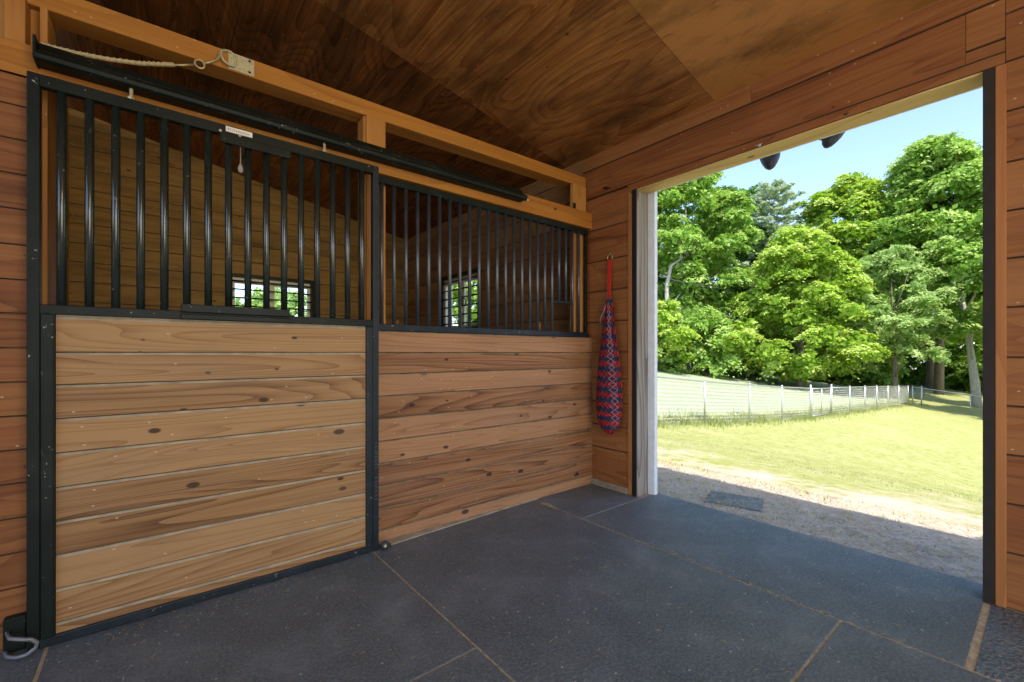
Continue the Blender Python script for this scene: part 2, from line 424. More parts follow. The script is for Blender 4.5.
# stall back wall with window
mb = MB()
W1 = (.69, 1.545, 1.40, 1.985)
BY = 6.0
boards_X(mb, -.65, FX, BY, BY + .03, [0, .2, .4, .6, .8, 1.0, 1.2, 1.40], .004)
for a, b2 in ((-.65, W1[0]), (W1[1], FX)): boards_X(mb, a, b2, BY, BY + .03, [1.40, 1.595, 1.79, 1.985], .004)
boards_X(mb, -.65, FX, BY, BY + .03, [1.985, 2.17, 2.36, 2.55, 2.70], .004)
for k, (z0, z1) in enumerate(((2.70, 2.90), (2.90, 3.10), (3.10, 3.30), (3.30, 3.5))):
    xe = min(FX, FX - (z0 - 2.75) / CS)
    boards_X(mb, -.65, xe, BY, BY + .03, [z0, z1], .004)
for (a, b2, c, d) in ((-.8, 2.99, 0, W1[2]), (-.8, W1[0], W1[2], W1[3]), (W1[1], 2.99, W1[2], W1[3]), (-.8, 2.99, W1[3], 3.6)):
    mb.box(a, b2, BY + .03, BY + .12, c, d, 0, .5)
struct(mb.build('wall_back', [M['stall_wood_X'], M['dark_groove'], M['dark_groove']]), 'back wall of the stall, brown boards with a barred window', 'wall')

# stall partition on the left
mb = MB()
zz = [i * .2 for i in range(0, 18)]
for i in range(len(zz) - 1): mb.box(-.70, -.65, 2.70, 6.0, zz[i] + .002, zz[i + 1] - .002, 0, random.random())
struct(mb.build('wall_partition', [M['stall_wood_Y']]), 'board partition closing the left end of the stall', 'wall')

# board wall left of the sliding door
mb = MB()
boards_X(mb, -2.6, -.345, WY, WY + .03, [0, .09, .22, .35, .48, .61, .735, .862, .99, 1.118, 1.247, 1.374, 1.505, 1.639, 1.77, 1.90, 2.027, 2.15], .003)
mb.box(-2.6, -.345, WY + .03, WY + .10, 0, 2.15, 0, .4)
struct(mb.build('wall_left', [M['red_wood_X'], M['dark_groove'], M['dark_groove']]), 'reddish board wall left of the sliding stall door', 'wall')

# aisle walls behind the viewpoint
mb = MB()
for i in range(17):
    for (a, b2) in ((-3.2, -.75), (1.95, 2.85)) if i < 12 else ((-3.2, 2.85),): mb.box(a, b2, -1.66, -1.60, i * .2 + .002, i * .2 + .198, 0, random.random())
for (a, b2) in ((-3.2, -.75), (1.95, 2.85)): mb.box(a, b2, -1.75, -1.66, 0, 3.9)
mb.box(-.75, 1.95, -1.75, -1.66, 2.4, 3.9)  # opening made to seat the added fill light
struct(mb.build('wall_aisle', [M['red_wood_X']]), 'board wall along the other side of the aisle', 'wall')

# ceiling of plywood sheets on the roof slope
mb = MB()
ys = [-1.7, .07, 1.41, 2.752, 4.1, 5.44, 6.2]; xs = [-3.3, -2.03, -.81, .41, 1.63, 2.88]
tints = {}
for j in range(len(ys) - 1):
    for i in range(0, len(xs) - 1):
        if j in (0, 1, 2) and i >= 1: pass
        x0, x1, y0, y1 = xs[i] + .0015, xs[i + 1] - .0015, ys[j] + .0015, ys[j + 1] - .0015
        # values fall into the tint's 7.31 fraction: pale sheets by the doorway, shade over the stall painted in as dark ones
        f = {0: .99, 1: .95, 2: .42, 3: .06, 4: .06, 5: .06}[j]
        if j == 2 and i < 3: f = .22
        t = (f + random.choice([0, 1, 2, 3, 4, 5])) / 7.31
        z = lambda x: ceil_z(x)
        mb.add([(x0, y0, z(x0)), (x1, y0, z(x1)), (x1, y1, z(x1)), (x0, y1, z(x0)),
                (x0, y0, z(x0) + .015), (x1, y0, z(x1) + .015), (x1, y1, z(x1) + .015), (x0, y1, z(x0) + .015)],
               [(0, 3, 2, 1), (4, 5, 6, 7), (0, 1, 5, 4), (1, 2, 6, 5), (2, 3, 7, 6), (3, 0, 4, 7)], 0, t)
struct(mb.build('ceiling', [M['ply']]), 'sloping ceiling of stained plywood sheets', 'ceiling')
mb = MB()
xa, xb = -3.4, 3.10
mb.add([(xa, -6, ceil_z(xa) + .02), (xb, -6, ceil_z(xb) + .02), (xb, 7, ceil_z(xb) + .02), (xa, 7, ceil_z(xa) + .02),
        (xa, -6, ceil_z(xa) + .2), (xb, -6, ceil_z(xb) + .12), (xb, 7, ceil_z(xb) + .12), (xa, 7, ceil_z(xa) + .2)],
       [(0, 3, 2, 1), (4, 5, 6, 7), (0, 1, 5, 4), (1, 2, 6, 5), (2, 3, 7, 6), (3, 0, 4, 7)])
struct(mb.build('roof', [M['bark_dark']]), 'barn roof slab over the sloping plywood', 'roof')
# outside continuation of the barn wall (white boards, unseen from indoors)
mb = MB().box(2.99, 3.01, -6, .19, -.2, 2.75).box(2.99, 3.01, 2.02, W2[0], -.2, 2.75).box(2.99, 3.01, W2[1], 7, -.2, 2.75).box(2.99, 3.01, W2[0], W2[1], -.2, W2[2])
mb.box(2.99, 3.01, W2[0], W2[1], W2[3], 2.75).box(2.99, 3.01, .19, 2.02, 2.40, 2.75)
struct(mb.build('wall_outside', [M['white_trim']]), 'outer cladding of the barn around the doorway', 'wall')

# doorway trim
mb = MB().box(2.85, 2.99, 2.003, 2.05, 0, 2.36)
struct(mb.build('trim_1', [M['weathered']], bevel=.003), 'weathered grey wooden jamb on the left side of the doorway', 'jamb')
mb = MB().box(2.842, 2.862, 2.008, 2.047, 0, 2.345)
struct(mb.build('trim_2', [M['steel_strip']], bevel=.002), 'black steel strip on the left edge of the doorway', 'strip')
mb = MB().box(2.842, 2.86, 2.049, 2.082, 0, 2.345)
struct(mb.build('trim_3', [M['trim_wood']], bevel=.002), 'narrow orange wooden strip left of the black steel strip', 'strip')
mb = MB().box(2.99, 3.03, 1.945, 2.09, -.02, 2.42)
struct(mb.build('trim_4', [M['white_trim']], bevel=.003), 'white outside trim board at the left of the doorway', 'trim')
mb = MB().box(2.852, 2.992, .19, 2.01, 2.338, 2.36)
struct(mb.build('trim_5', [M['head_wood']], bevel=.002), 'pale wooden lintel underside above the doorway', 'lintel')
mb = MB().box(2.99, 3.02, .17, 2.02, 2.345, 2.44)
struct(mb.build('trim_6', [M['white_trim']], bevel=.002), 'white outside trim board above the doorway', 'trim')
mb = MB().box(2.838, 2.99, .166, .202, 0, 2.345)
struct(mb.build('trim_7', [M['brown_strip']], bevel=.002), 'dark brown steel strip on the right edge of the doorway', 'strip')
mb = MB().box(2.84, 2.87, .132, .165, 0, 2.345)
struct(mb.build('trim_8', [M['trim_wood']], bevel=.003), 'orange wooden casing right of the dark doorway edge', 'casing')
mb = MB().box(2.83, 2.852, 2.085, 2.46, 0, .05)
struct(mb.build('baseboard_right', [M['concrete']], bevel=.006), 'dusty pale kickboard under the red hay net', 'kickboard')

# posts, header and upper beam over the stall front
def zbeam(x): return 2.463 + .0125 * (x + .3)
mb = MB()
x0, x1 = -1.6, 2.85
mb.add([(x0, 2.52, zbeam(x0)), (x1, 2.52, zbeam(x1)), (x1, 2.64, zbeam(x1)), (x0, 2.64, zbeam(x0)),
        (x0, 2.52, zbeam(x0) + .092), (x1, 2.52, zbeam(x1) + .088), (x1, 2.64, zbeam(x1) + .088), (x0, 2.64, zbeam(x0) + .092)],
       [(0, 3, 2, 1), (4, 5, 6, 7), (0, 1, 5, 4), (1, 2, 6, 5), (2, 3, 7, 6), (3, 0, 4, 7)], 0, .37)
struct(mb.build('beam', [M['beam_wood']], bevel=.004), 'orange wooden upper beam running along above the stall front', 'beam')
mb = MB().box(-1.6, 2.85, 2.45, 2.492, 2.135, 2.268, 0, .61)
struct(mb.build('trim_9', [M['beam_wood']], bevel=.003), 'orange wooden header board behind the black door track', 'header')
mb = MB().box(-.44, -.386, 2.47, 2.64, 0, 2.46, 0, .2).box(-.386, -.352, 2.55, 2.60, 0, 2.46, 0, .45).box(-.352, -.33, 2.495, 2.68, 0, 2.455, 0, .7)
mb.box(-.70, -.44, 2.53, 2.60, 0, 2.46, 0, .8)
struct(mb.build('column_1', [M['post_wood']], bevel=.003), 'orange wooden post at the left end of the stall front', 'post')
mb = MB().box(.945, 1.06, 2.498, 2.63, 0, 2.475, 0, .33).box(.932, .957, 2.515, 2.61, 0, 2.47, 0, .86)
struct(mb.build('column_2', [M['post_wood']], bevel=.004), 'orange wooden post between the sliding door and the fixed bars', 'post')
mb = MB().box(2.675, 2.835, 2.50, 2.538, 0, 2.495, 0, .52)
struct(mb.build('column_3', [M['post_wood']], bevel=.004), 'orange wooden post where the stall front meets the doorway wall', 'post')
mb = MB().box(2.672, 2.700, 2.494, 2.503, 2.28, 2.335)
tag(mb.build('corner_bracket', [M['steel_strip']], bevel=.002), 'small black bracket at the foot of the short post in the upper corner', 'bracket')

# fixed stall wall boards right of the door
mb = MB()
boards_X(mb, .985, FX, WY, WY + .04, SEAMS, .006)
struct(mb.build('wall_stall_front', [M['panel_wood'], M['dark_groove'], M['brown_ledge']]), 'lower board wall of the stall front, right of the sliding door', 'wall')
mb = MB()
mb.add([(.99, 2.385, -.005), (2.25, 2.452, -.005), (.99, 2.452, -.005), (.99, 2.385, .006), (2.25, 2.452, .006), (.99, 2.452, .012)],
       [(0, 1, 4, 3), (1, 2, 5, 4), (2, 0, 3, 5), (3, 4, 5), (0, 2, 1)])
struct(mb.build('trim_10', [M['dust_ledge']]), 'pale dusty sill strip at the foot of the fixed stall wall', 'sill')

# ------------------------------------------------------------------ windows
def window(n, axis, a0, a1, z0, z1, face, out, label):
    """axis: direction the window runs; face = wall face, out = +1 away from the stall"""
    e = bpy.data.objects.new('window_%d' % n, None); COL.objects.link(e)
    e.location = (((a0 + a1) / 2, face, z0) if axis == 'X' else (face, (a0 + a1) / 2, z0))
    struct(e, label, 'window')
    def bx(m, p0, p1, d0, d1, q0, q1):
        if axis == 'X': m.box(p0, p1, face + d0, face + d1, q0, q1)
        else: m.box(face + d0, face + d1, p0, p1, q0, q1)
    fr = MB(); w = .03
    bx(fr, a0 - .035, a0, -.02, .02, z0 - .035, z1 + .035); bx(fr, a1, a1 + .035, -.02, .02, z0 - .035, z1 + .035)
    bx(fr, a0, a1, -.02, .02, z1, z1 + .035); bx(fr, a0, a1, -.02, .02, z0 - .035, z0)
    fr.build('casing', [M['black']], e)
    sh = MB(); mid = (a0 + a1) / 2
    bx(sh, a0, a0 + w, .04, .085, z0, z1); bx(sh, a1 - w, a1, .04, .085, z0, z1); bx(sh, a0 + w, a1 - w, .04, .085, z1 - .07, z1); bx(sh, a0 + w, a1 - w, .04, .085, z0, z0 + w)
    bx(sh, mid - .03, mid + .02, .05, .08, z0 + w, z1 - .07)
    sa = sh.build('sash', [M['vinyl']], e)
    for (p0, p1) in ((a0 + w, mid - .03), (mid + .02, a1 - w)):
        g = MB(); bx(g, p0, p1, .062, .066, z0 + w, z1 - .07); g.build('pane', [M['glass']], sa)
    gu = thing_child('guard', e)
    k = 6
    for i in range(k):
        z = z0 + (i + .5) * (z1 - z0) / k
        bmr = MB()
        p = ((a0, face - .012, z), (a1, face - .012, z)) if axis == 'X' else ((face - .012, a0, z), (face - .012, a1, z))
        bmr.tube(p, .009, 6); bmr.build('guard_bar', [M['black']], e, smooth=True)
    rg = MB(); c = a0 + .30 if axis == 'Y' else a1 - .22
    pts = []
    for i in range(14):
        a = 2 * math.pi * i / 14; r = .045
        pts.append((c + r * math.cos(a), face - .014, z0 + .20 + r * math.sin(a)) if axis == 'X' else (face - .014, c + r * math.cos(a), z0 + .30 + r * math.sin(a)))
    rg.tube(pts, .006, 6, closed=True); rg.build('guard_ring', [M['black']], e, smooth=True)
    return e
def thing_child(name, e): return None
window(1, 'X', *W1, BY, 1, 'barred sliding window in the back wall of the stall')
window(2, 'Y', *W2, FX, 1, 'barred sliding window in the wall beside the doorway, bright green outside')

# ================================================================== RUBBER MATS
def mat_thing(x0, x1, y0, y1, label, z=0, mat='rubber', th=.006, rot=0):
    cx, cy = (x0 + x1) / 2, (y0 + y1) / 2
    o = MB().box(x0, x1, y0, y1, z - th, z, 0, random.random()).build('rubber_mat', [M[mat]], bevel=.0025)
    o.data.transform(Matrix.Translation((-cx, -cy, 0))); o.location = (cx, cy, 0); o.rotation_euler.z = rot
    return tag(o, label, 'rubber mat', 'rubber floor mats')
mat_thing(2.197, 3.055, .20, 1.968, 'dark rubber mat lying through the open doorway out onto the dirt')
mat_thing(.938, 2.187, .558, 2.44, 'largest dark rubber mat in the middle of the floor, straw bit on it')
mat_thing(.938, 2.187, -.95, .549, 'dark rubber mat in front of the middle one, at the bottom right of the photo')
mat_thing(2.195, 2.845, 1.978, 2.446, 'small dark rubber mat in the corner below the red hay net')
mat_thing(-.31, .929, 1.361, 2.372, 'dark rubber mat in front of the sliding stall door')
mat_thing(-.31, .929, -.6, 1.354, 'dark rubber mat at the bottom edge below the sliding door mat')
mat_thing(-1.6, -.322, .5, 2.44, 'dark rubber mat corner at the bottom left, by the grey door loop')
mat_thing(2.20, 2.84, -1.2, .176, 'pebbled rubber mat in the right corner beside the doorway', mat='rubber_peb')
o = mat_thing(3.29, 3.60, 1.36, 1.74, 'small scrap of rubber mat lying in the dirt outside the doorway', z=-.0295, rot=.30)

# ================================================================== SLIDING DOOR
door = thing('sliding_stall_door', 'black framed sliding stall door with wooden boards below and vertical bars above', 'stall door', (.30, DY, 0))
x0, x1 = -.368, .966
def part(mb, name, mat, parent, bevel=.003, smooth=False, label=None):
    o = mb.build(name, M[mat] if isinstance(mat, str) else mat, parent, bevel=bevel, smooth=smooth)
    if label: o['label'] = label
    return o
part(MB().box(x0, x0 + .034, DY, DY + .035, .0, 2.135), 'stile', 'black', door)
part(MB().box(x1 - .034, x1, DY, DY + .035, .0, 2.135), 'stile', 'blue_black', door)
part(MB().box(x0 + .034, x1 - .034, DY, DY + .035, 2.09, 2.135), 'top_rail', 'black', door)
part(MB().box(x0 + .034, x1 - .034, DY, DY + .035, 1.243, 1.280), 'middle_rail', 'black', door)
part(MB().box(x0 + .034, x1 - .034, DY - .004, DY + .035, .002, .037), 'bottom_rail', 'blue_black', door)
part(MB().box(-.333, -.293, DY - .006, DY + .03, .03, 1.249), 'board_channel', 'black', door, bevel=.008)
part(MB().box(.893, .931, DY - .006, DY + .03, .03, 1.245), 'board_channel', 'blue_black', door, bevel=.008)
mb = MB(); boards_X(mb, -.296, .896, DY + .008, DY + .034, [.034] + SEAMS[1:-1] + [1.238], .0095)
part(mb, 'board_panel', [M['door_wood'], M['dark_groove'], M['dust_ledge']], door, bevel=0)
mb = MB().box(-.293, .893, DY + .010, DY + .03, 1.238, 1.245)
part(mb, 'worn_edge', 'dust_ledge', door, bevel=0)
for x in [-.279 + .0770 * i for i in range(16)]:
    part(MB().tube([(x, DY + .018, 1.278), (x, DY + .018, 2.092)], .0145, 14), 'grille_bar', 'black_bar', door, bevel=0, smooth=True)
part(MB().box(.084, .509, DY - .022, DY, 1.274, 1.309), 'drop_gate_bar', 'black', door)
part(MB().box(.225, .514, DY - .016, DY, 2.048, 2.088), 'drop_gate_keeper', 'black', door)
part(MB().box(.084, .515, DY - .018, DY, 1.244, 1.266), 'drop_gate_ledge', 'black', door)
for x in (-.078, .681):
    part(MB().tube([(x, DY + .018, 2.13), (x, DY + .018, 2.195)], .007, 10).tube([(x, DY + .018, 2.135), (x, DY + .018, 2.147)], .012, 6), 'hanger_bolt', 'brass', door, bevel=0)
for x in (.225, .30): part(MB().lathe([(.0, 0), (.006, .001), (.006, .006), (.003, .008)], (x, DY - .014, 2.094), (0, -1, 0), 8), 'rivet', 'cream_metal', door, bevel=0)
mb = MB()
for i in range(17):
    z_ = .29 + i * .019 + random.uniform(-.004, .004)
    if i in (7, 8): continue
    x_ = .950 + random.uniform(-.002, .002); a_ = random.uniform(.004, .009)
    mb.tube([(x_ - .006, DY - .0006, z_ - a_ * .5), (x_ + .006, DY - .0006, z_ + a_ * .6)], .0009, 5)
part(mb, 'worn_lettering', 'grey_metal', door, 0, label='faint pale scratched marks')
lab = part(MB().box(.247, .352, DY - .0025, DY, 2.105, 2.129), 'name_label', 'paper', door, bevel=0, label='small white paper label')
mb = MB()
xx = .255
for w, h, dz in ((.006, .010, 0), (.004, .011, -.001), (.008, .003, .004), (.004, .008, 0), (.006, .007, 0), (.007, .007, 0), (.005, .007, 0), (.006, .008, 0), (.005, .006, 0), (.007, .004, 0), (.005, .006, 0)):
    mb.box(xx, xx + w * .55, DY - .0032, DY - .0024, 2.1125 + dz, 2.1125 + dz + h); xx += .0082
mb.build('lettering', M['ink'], lab)

# door track
track = thing('door_track', 'black steel sliding door track running along the header board', 'door track', (.85, DY + .05, 2.18))
prof = [(2.452, 2.275), (2.425, 2.275), (2.398, 2.232), (2.378, 2.228), (2.362, 2.216), (2.357, 2.203), (2.362, 2.190), (2.374, 2.182), (2.384, 2.182), (2.384, 2.19), (2.452, 2.19)]
part(MB().prism(prof, -.345, 2.055, 'X'), 'track_cover', 'black', track, bevel=.0015)
part(MB().box(-.352, -.343, 2.36, 2.452, 2.186, 2.270), 'end_cap', 'black', track)
part(MB().tube([(2.056, 2.375, 2.194), (2.068, 2.372, 2.186)], .009, 10), 'end_stop_bolt', 'cream_metal', track, bevel=0)
# guide roller + loop
gr_ = thing('guide_roller', 'small black rubber guide roller at the foot of the sliding door', 'roller', (1.0, 2.34, 0))
part(MB().lathe([(.008, 0), (.019, .001), (.023, .006), (.023, .016), (.019, .021), (.008, .022)], (1.0, 2.368, .024), (-.35, -1, 0), 18), 'wheel', 'rubber_roll', gr_, 0, True)
part(MB().lathe([(.0, 0), (.009, .001), (.009, .006), (.0, .008)], (.992, 2.346, .024), (-.35, -1, 0), 10), 'axle', 'cream_metal', gr_, 0, True)
part(MB().box(.985, 1.035, 2.362, 2.385, 0, .02), 'bracket', 'rubber_roll', gr_)
lp = thing('door_stop_loop', 'bent grey metal loop on the floor at the left foot of the sliding door', 'door stop', (-.38, 2.34, 0))
pts = [(-.420, 2.405, .078), (-.405, 2.35, .078), (-.375, 2.325, .076), (-.348, 2.322, .066), (-.334, 2.325, .048), (-.338, 2.325, .030), (-.360, 2.322, .016), (-.385, 2.335, .010), (-.412, 2.36, .010), (-.424, 2.40, .010)]
part(MB().tube(pts, .0065, 10), 'loop', 'grey_metal', lp, 0, True)
part(MB().box(-.432, -.374, 2.405, 2.44, .0, .125), 'base_plate', 'black', lp)

# ================================================================== FIXED GRILLE
gr = thing('stall_grille', 'black steel bar grille fixed above the right hand board wall', 'grille', (1.9, WY, 1.23))
part(MB().box(.985, 2.80, WY - .006, WY + .034, 1.227, 1.266), 'bottom_rail', 'blue_black', gr)
part(MB().box(.985, 2.80, WY - .002, WY + .034, 2.082, 2.122), 'top_rail', 'black', gr)
for i in range(23):
    x = 1.096 + .0764 * (i - 1)
    if i == 22: x = 2.700
    z0_ = 1.262
    if i in (19, 20): z0_ = 1.500
    part(MB().tube([(x, WY + .014, z0_), (x, WY + .014, 2.084)], .0118, 12), 'grille_bar', 'sky_tint_bar', gr, 0, True)
part(MB().box(2.774, 2.796, WY + .004, WY + .026, 1.262, 2.084), 'end_bar', 'black', gr)
part(MB().box(2.396, 2.632, WY + .005, WY + .025, 1.488, 1.506), 'feed_opening_bar', 'blue_black', gr)

# ================================================================== ROPE, TIE RING, PULL CORD
rp = thing('cross_tie_rope', 'cream tie rope lying along the track and clipped to the ring plate', 'rope', (-.1, 2.46, 2.30))
pts = [(-.335, 2.47, 2.292), (-.25, 2.468, 2.298), (-.15, 2.47, 2.315), (-.05, 2.475, 2.342), (.03, 2.48, 2.373), (.062, 2.482, 2.385)]
mb = MB().tube(pts, .0085, 10)
for i in range(26):   # lay of the strands
    t = i / 25; k = t * 5; a = int(min(k, 4)); f = k - a
    p = Vector(pts[a]).lerp(Vector(pts[a + 1]), f)
    mb.tube([p + Vector((-.006, -.006, .006)), p + Vector((.006, -.007, -.006))], .0038, 6)
part(mb, 'rope', 'rope', rp, 0, True)
mb = MB().tube([(.062, 2.482, 2.385), (.10, 2.484, 2.402), (.135, 2.486, 2.420)], .005, 8)
pts = []
for i in range(12):
    a = 2 * math.pi * i / 12; pts.append((.158 + .019 * math.cos(a), 2.487, 2.432 + .019 * math.sin(a)))
mb.tube(pts, .0045, 8, closed=True)
mb.tube([(.172, 2.488, 2.440), (.20, 2.492, 2.462), (.222, 2.494, 2.482), (.238, 2.496, 2.505), (.230, 2.496, 2.518)], .0055, 8)
part(mb, 'snap_hook', 'brass', rp, 0, True)
tp = thing('tie_ring_plate', 'pale metal tie ring plate screwed to the upper beam', 'tie ring', (.32, 2.52, 2.47))
part(MB().box(.272, .383, 2.515, 2.521, 2.476, 2.556), 'plate', 'cream_metal', tp, .002)
pts = [(.262, 2.508, 2.552), (.243, 2.502, 2.540), (.240, 2.498, 2.515), (.252, 2.497, 2.492), (.275, 2.50, 2.482), (.296, 2.506, 2.487), (.304, 2.510, 2.515), (.298, 2.512, 2.545), (.280, 2.512, 2.556)]
part(MB().tube(pts, .0055, 8, closed=True), 'ring', 'cream_metal', tp, 0, True)
for (x, z) in ((.362, 2.544), (.362, 2.489)):
    part(MB().lathe([(0, 0), (.006, .0005), (.005, .003), (0, .004)], (x, 2.515, z), (0, -1, 0), 10), 'screw', 'steel_strip', tp, 0)
pc = thing('light_pull_cord', 'white pull cord with a small bulb end hanging behind the door bars', 'pull cord', (.322, 2.505, 1.97))
part(MB().tube([(.322, 2.492, 2.20), (.322, 2.503, 2.19), (.322, 2.505, 2.02)], .0028, 8), 'cord', 'paper', pc, 0, True)
part(MB().lathe([(.002, .045), (.008, .036), (.012, .02), (.011, .008), (.005, 0)], (.322, 2.505, 1.978), (0, 0, 1), 12), 'pull', 'paper', pc, 0, True)

# things standing inside the stall
st = MB().box(-.022, .022, -.022, .022, 0, 1.36, 0, .4)
st.box(.028, .05, -.015, .015, 0, 1.30, 0, .9)
o = st.build('wooden_stake', [M['post_wood']], bevel=.003)
o.location = (1.52, 3.40, 0); o.rotation_euler = (rad(1), rad(-1), .4)
tag(o, 'pale wooden stake standing inside the stall behind the fixed bars', 'stake')
tl = thing('stall_fork', 'thin grey metal fork tool standing in the dark stall', 'fork', (1.42, 3.45, 0))
part(MB().tube([(1.42, 3.45, 0), (1.435, 3.45, 1.20), (1.47, 3.45, 1.33)], .008, 8), 'handle', 'grey_metal', tl, 0, True)
part(MB().tube([(1.37, 3.45, 1.315), (1.42, 3.45, 1.335), (1.445, 3.45, 1.36), (1.46, 3.45, 1.395)], .006, 8), 'tine', 'grey_metal', tl, 0, True)
part(MB().tube([(1.42, 3.45, 1.335), (1.47, 3.45, 1.33)], .006, 8), 'cross_piece', 'grey_metal', tl, 0, True)
o = MB().box(-.018, .018, -.012, .012, 0, 1.345, 0, .3).build('wooden_peg', [M['trim_wood']], bevel=.004)
o.location = (2.42, 2.62, 0); o.rotation_euler = (0, rad(-1.5), .3)
tag(o, 'orange wooden peg end showing just above the grille rail near the feed opening', 'peg')

# ================================================================== HAY NET
hn = thing('hay_net', 'red and navy rope hay net hanging by a red strap on the board wall', 'hay net', (2.78, 2.22, .46))
NC = Vector((2.775, 2.212, 0))
prof = [(1.53, .020), (1.47, .034), (1.40, .040), (1.32, .050), (1.2, .070), (1.08, .088), (.95, .104), (.82, .117), (.70, .120), (.60, .112), (.54, .092), (.50, .066), (.475, .040), (.46, .012)]
def net_r(z):
    for (za, ra), (zb, rb) in zip(prof[:-1], prof[1:]):
        if zb <= z <= za: return rb + (ra - rb) * (z - zb) / (za - zb)
    return .012
def net_p(z, a, k=1.0):
    r = net_r(z) * k * .93
    return (NC.x + .56 * r * math.cos(a), NC.y + r * math.sin(a), z)
core = MB(); n = 24; base = []
for (z, r) in [(z, net_r(z)) for z in np.linspace(1.525, .462, 34)]:
    base += [net_p(z, 2 * math.pi * j / n, .90) for j in range(n)]
fs = []
for i in range(33):
    for j in range(n): fs.append((i * n + j, i * n + (j + 1) % n, (i + 1) * n + (j + 1) % n, (i + 1) * n + j))
core.add(base, fs)
part(core, 'bunched_net', 'navy_cord', hn, 0, True)
cords = {'red': MB(), 'navy': MB()}
z = .470; row = 0
while z < 1.50:
    lo = (z - .46) / 1.05
    pitch = .0175 + .006 * lo; amp = .010 + .022 * lo
    nk = 15
    c = 'red' if (row // 2) % 2 == 0 else 'navy'
    pts = []
    for j in range(nk * 2):
        a = math.pi * j / nk + row * 1.37 + random.uniform(-.07, .07)
        zz_ = z + amp * (1 if j % 2 else -1) * .75 + random.uniform(-.007, .007)
        zz_ = min(max(zz_, .462), 1.52)
        pts.append(net_p(zz_, a, 1.0 + random.uniform(-.03, .05)))
    cords[c].tube(pts, .0072 - .0015 * lo, 5, closed=True)
    z += pitch; row += 1
part(cords['red'], 'red_cord', 'red_cord', hn, 0, True, label='red cord rows')
part(cords['navy'], 'navy_cord', 'navy_cord', hn, 0, True, label='navy blue cord rows')
lace = MB()
for k in range(2):      # draw cord criss-crossing over the front
    pts = []
    for i in range(24):
        zz_ = 1.50 - i * .043
        ph = (1 if (i + k) % 2 else -1)
        a = math.pi + .25 + ph * .30 + .75 * (i / 23.) + random.uniform(-.08, .08)
        pts.append(net_p(zz_, a, 1.12))
    lace.tube(pts, .0036, 6)
lace.tube([net_p(1.50, 2.9, 1.1), (NC.x - .03, NC.y + .03, 1.42), (NC.x - .04, NC.y + .055, 1.37), (NC.x - .035, NC.y + .06, 1.335)], .003, 6)
part(lace, 'draw_cord', 'fleck_cord', hn, 0, True, label='thin flecked draw cord')
mb = MB()
xk = 2.838
for s_ in (-1, 1):
    mb.add([(xk - .004, 2.250 + s_ * .010 - .009, 1.845), (xk - .004, 2.250 + s_ * .010 + .009, 1.845), (2.785, 2.222 + s_ * .004 + .008, 1.50), (2.785, 2.222 + s_ * .004 - .008, 1.50),
            (xk - .008, 2.250 + s_ * .010 - .009, 1.845), (xk - .008, 2.250 + s_ * .010 + .009, 1.845), (2.781, 2.222 + s_ * .004 + .008, 1.50), (2.781, 2.222 + s_ * .004 - .008, 1.50)],
           [(0, 3, 2, 1), (4, 5, 6, 7), (0, 1, 5, 4), (1, 2, 6, 5), (2, 3, 7, 6), (3, 0, 4, 7)])
part(mb, 'strap', 'red_strap', hn, 0)
mb = MB(); pts = [(xk - .005, 2.250 + .024 * math.cos(2 * math.pi * i / 16), 1.862 + .024 * math.sin(2 * math.pi * i / 16)) for i in range(16)]
mb.tube(pts, .0035, 8, closed=True)
rg = tag(mb.build('wall_ring', M['brass'], smooth=True), 'brass ring on the board wall holding the red strap', 'ring')
MB().lathe([(.0, -.016), (.005, -.016), (.005, .004), (.011, .004), (.011, .009), (0, .009)], (FX - .004, 2.250, 1.888), (-1, 0, 0), 10).build('screw_eye', M['brass'], rg)

# small bolt on header wall
tag(MB().lathe([(.0, 0), (.010, .001), (.010, .006), (.004, .012), (0, .013)], (FX, 1.13, 2.358), (-1, 0, 0), 10).tube([(2.838, 1.11, 2.36), (2.838, 1.15, 2.358)], .004, 6).build('header_hook', M['galv']), 'small galvanised hook over the doorway near the lamps', 'hook')
tag(MB().lathe([(.0, 0), (.012, .001), (.012, .006), (.005, .014), (0, .015)], (FX, 2.30, 2.44), (-1, 0, 0), 10).tube([(2.836, 2.32, 2.442), (2.836, 2.26, 2.425)], .005, 6).build('wall_hook', M['steel_strip']), 'small dark hook on the header boards near the stall corner', 'hook')

# ================================================================== SECURITY LIGHT
sl = thing('security_floodlight', 'black twin head floodlight hanging outside above the doorway', 'floodlight', (3.02, 1.02, 2.42))
def head(org, ax, k=1.0):
    ax = Vector(ax).normalized()
    e = MB().lathe([(a * k, b * k) for a, b in ((.001, 0), (.016, .005), (.031, .022), (.045, .052), (.058, .09), (.064, .13), (.062, .135), (.052, .128), (.02, .12))], org, ax, 22)
    return part(e, 'lamp_head', 'lamp_black', sl, 0, True)
head((3.150, 1.185, 2.310), (.30, .12, .95)); head((3.140, .872, 2.335), (.30, -.30, .9), .92)
part(MB().tube([(3.02, 1.02, 2.48), (3.09, 1.06, 2.46), (3.15, 1.13, 2.43), (3.165, 1.165, 2.40)], .012, 8), 'arm', 'lamp_black', sl, 0, True)
part(MB().tube([(3.02, 1.02, 2.48), (3.08, .985, 2.46), (3.13, .935, 2.42), (3.160, .885, 2.40)], .012, 8), 'arm', 'lamp_black', sl, 0, True)
part(MB().lathe([(.06, 0), (.06, .012), (.045, .03), (.02, .035)], (3.01, 1.02, 2.50), (1, 0, 0), 20), 'canopy', 'lamp_black', sl, 0, True)

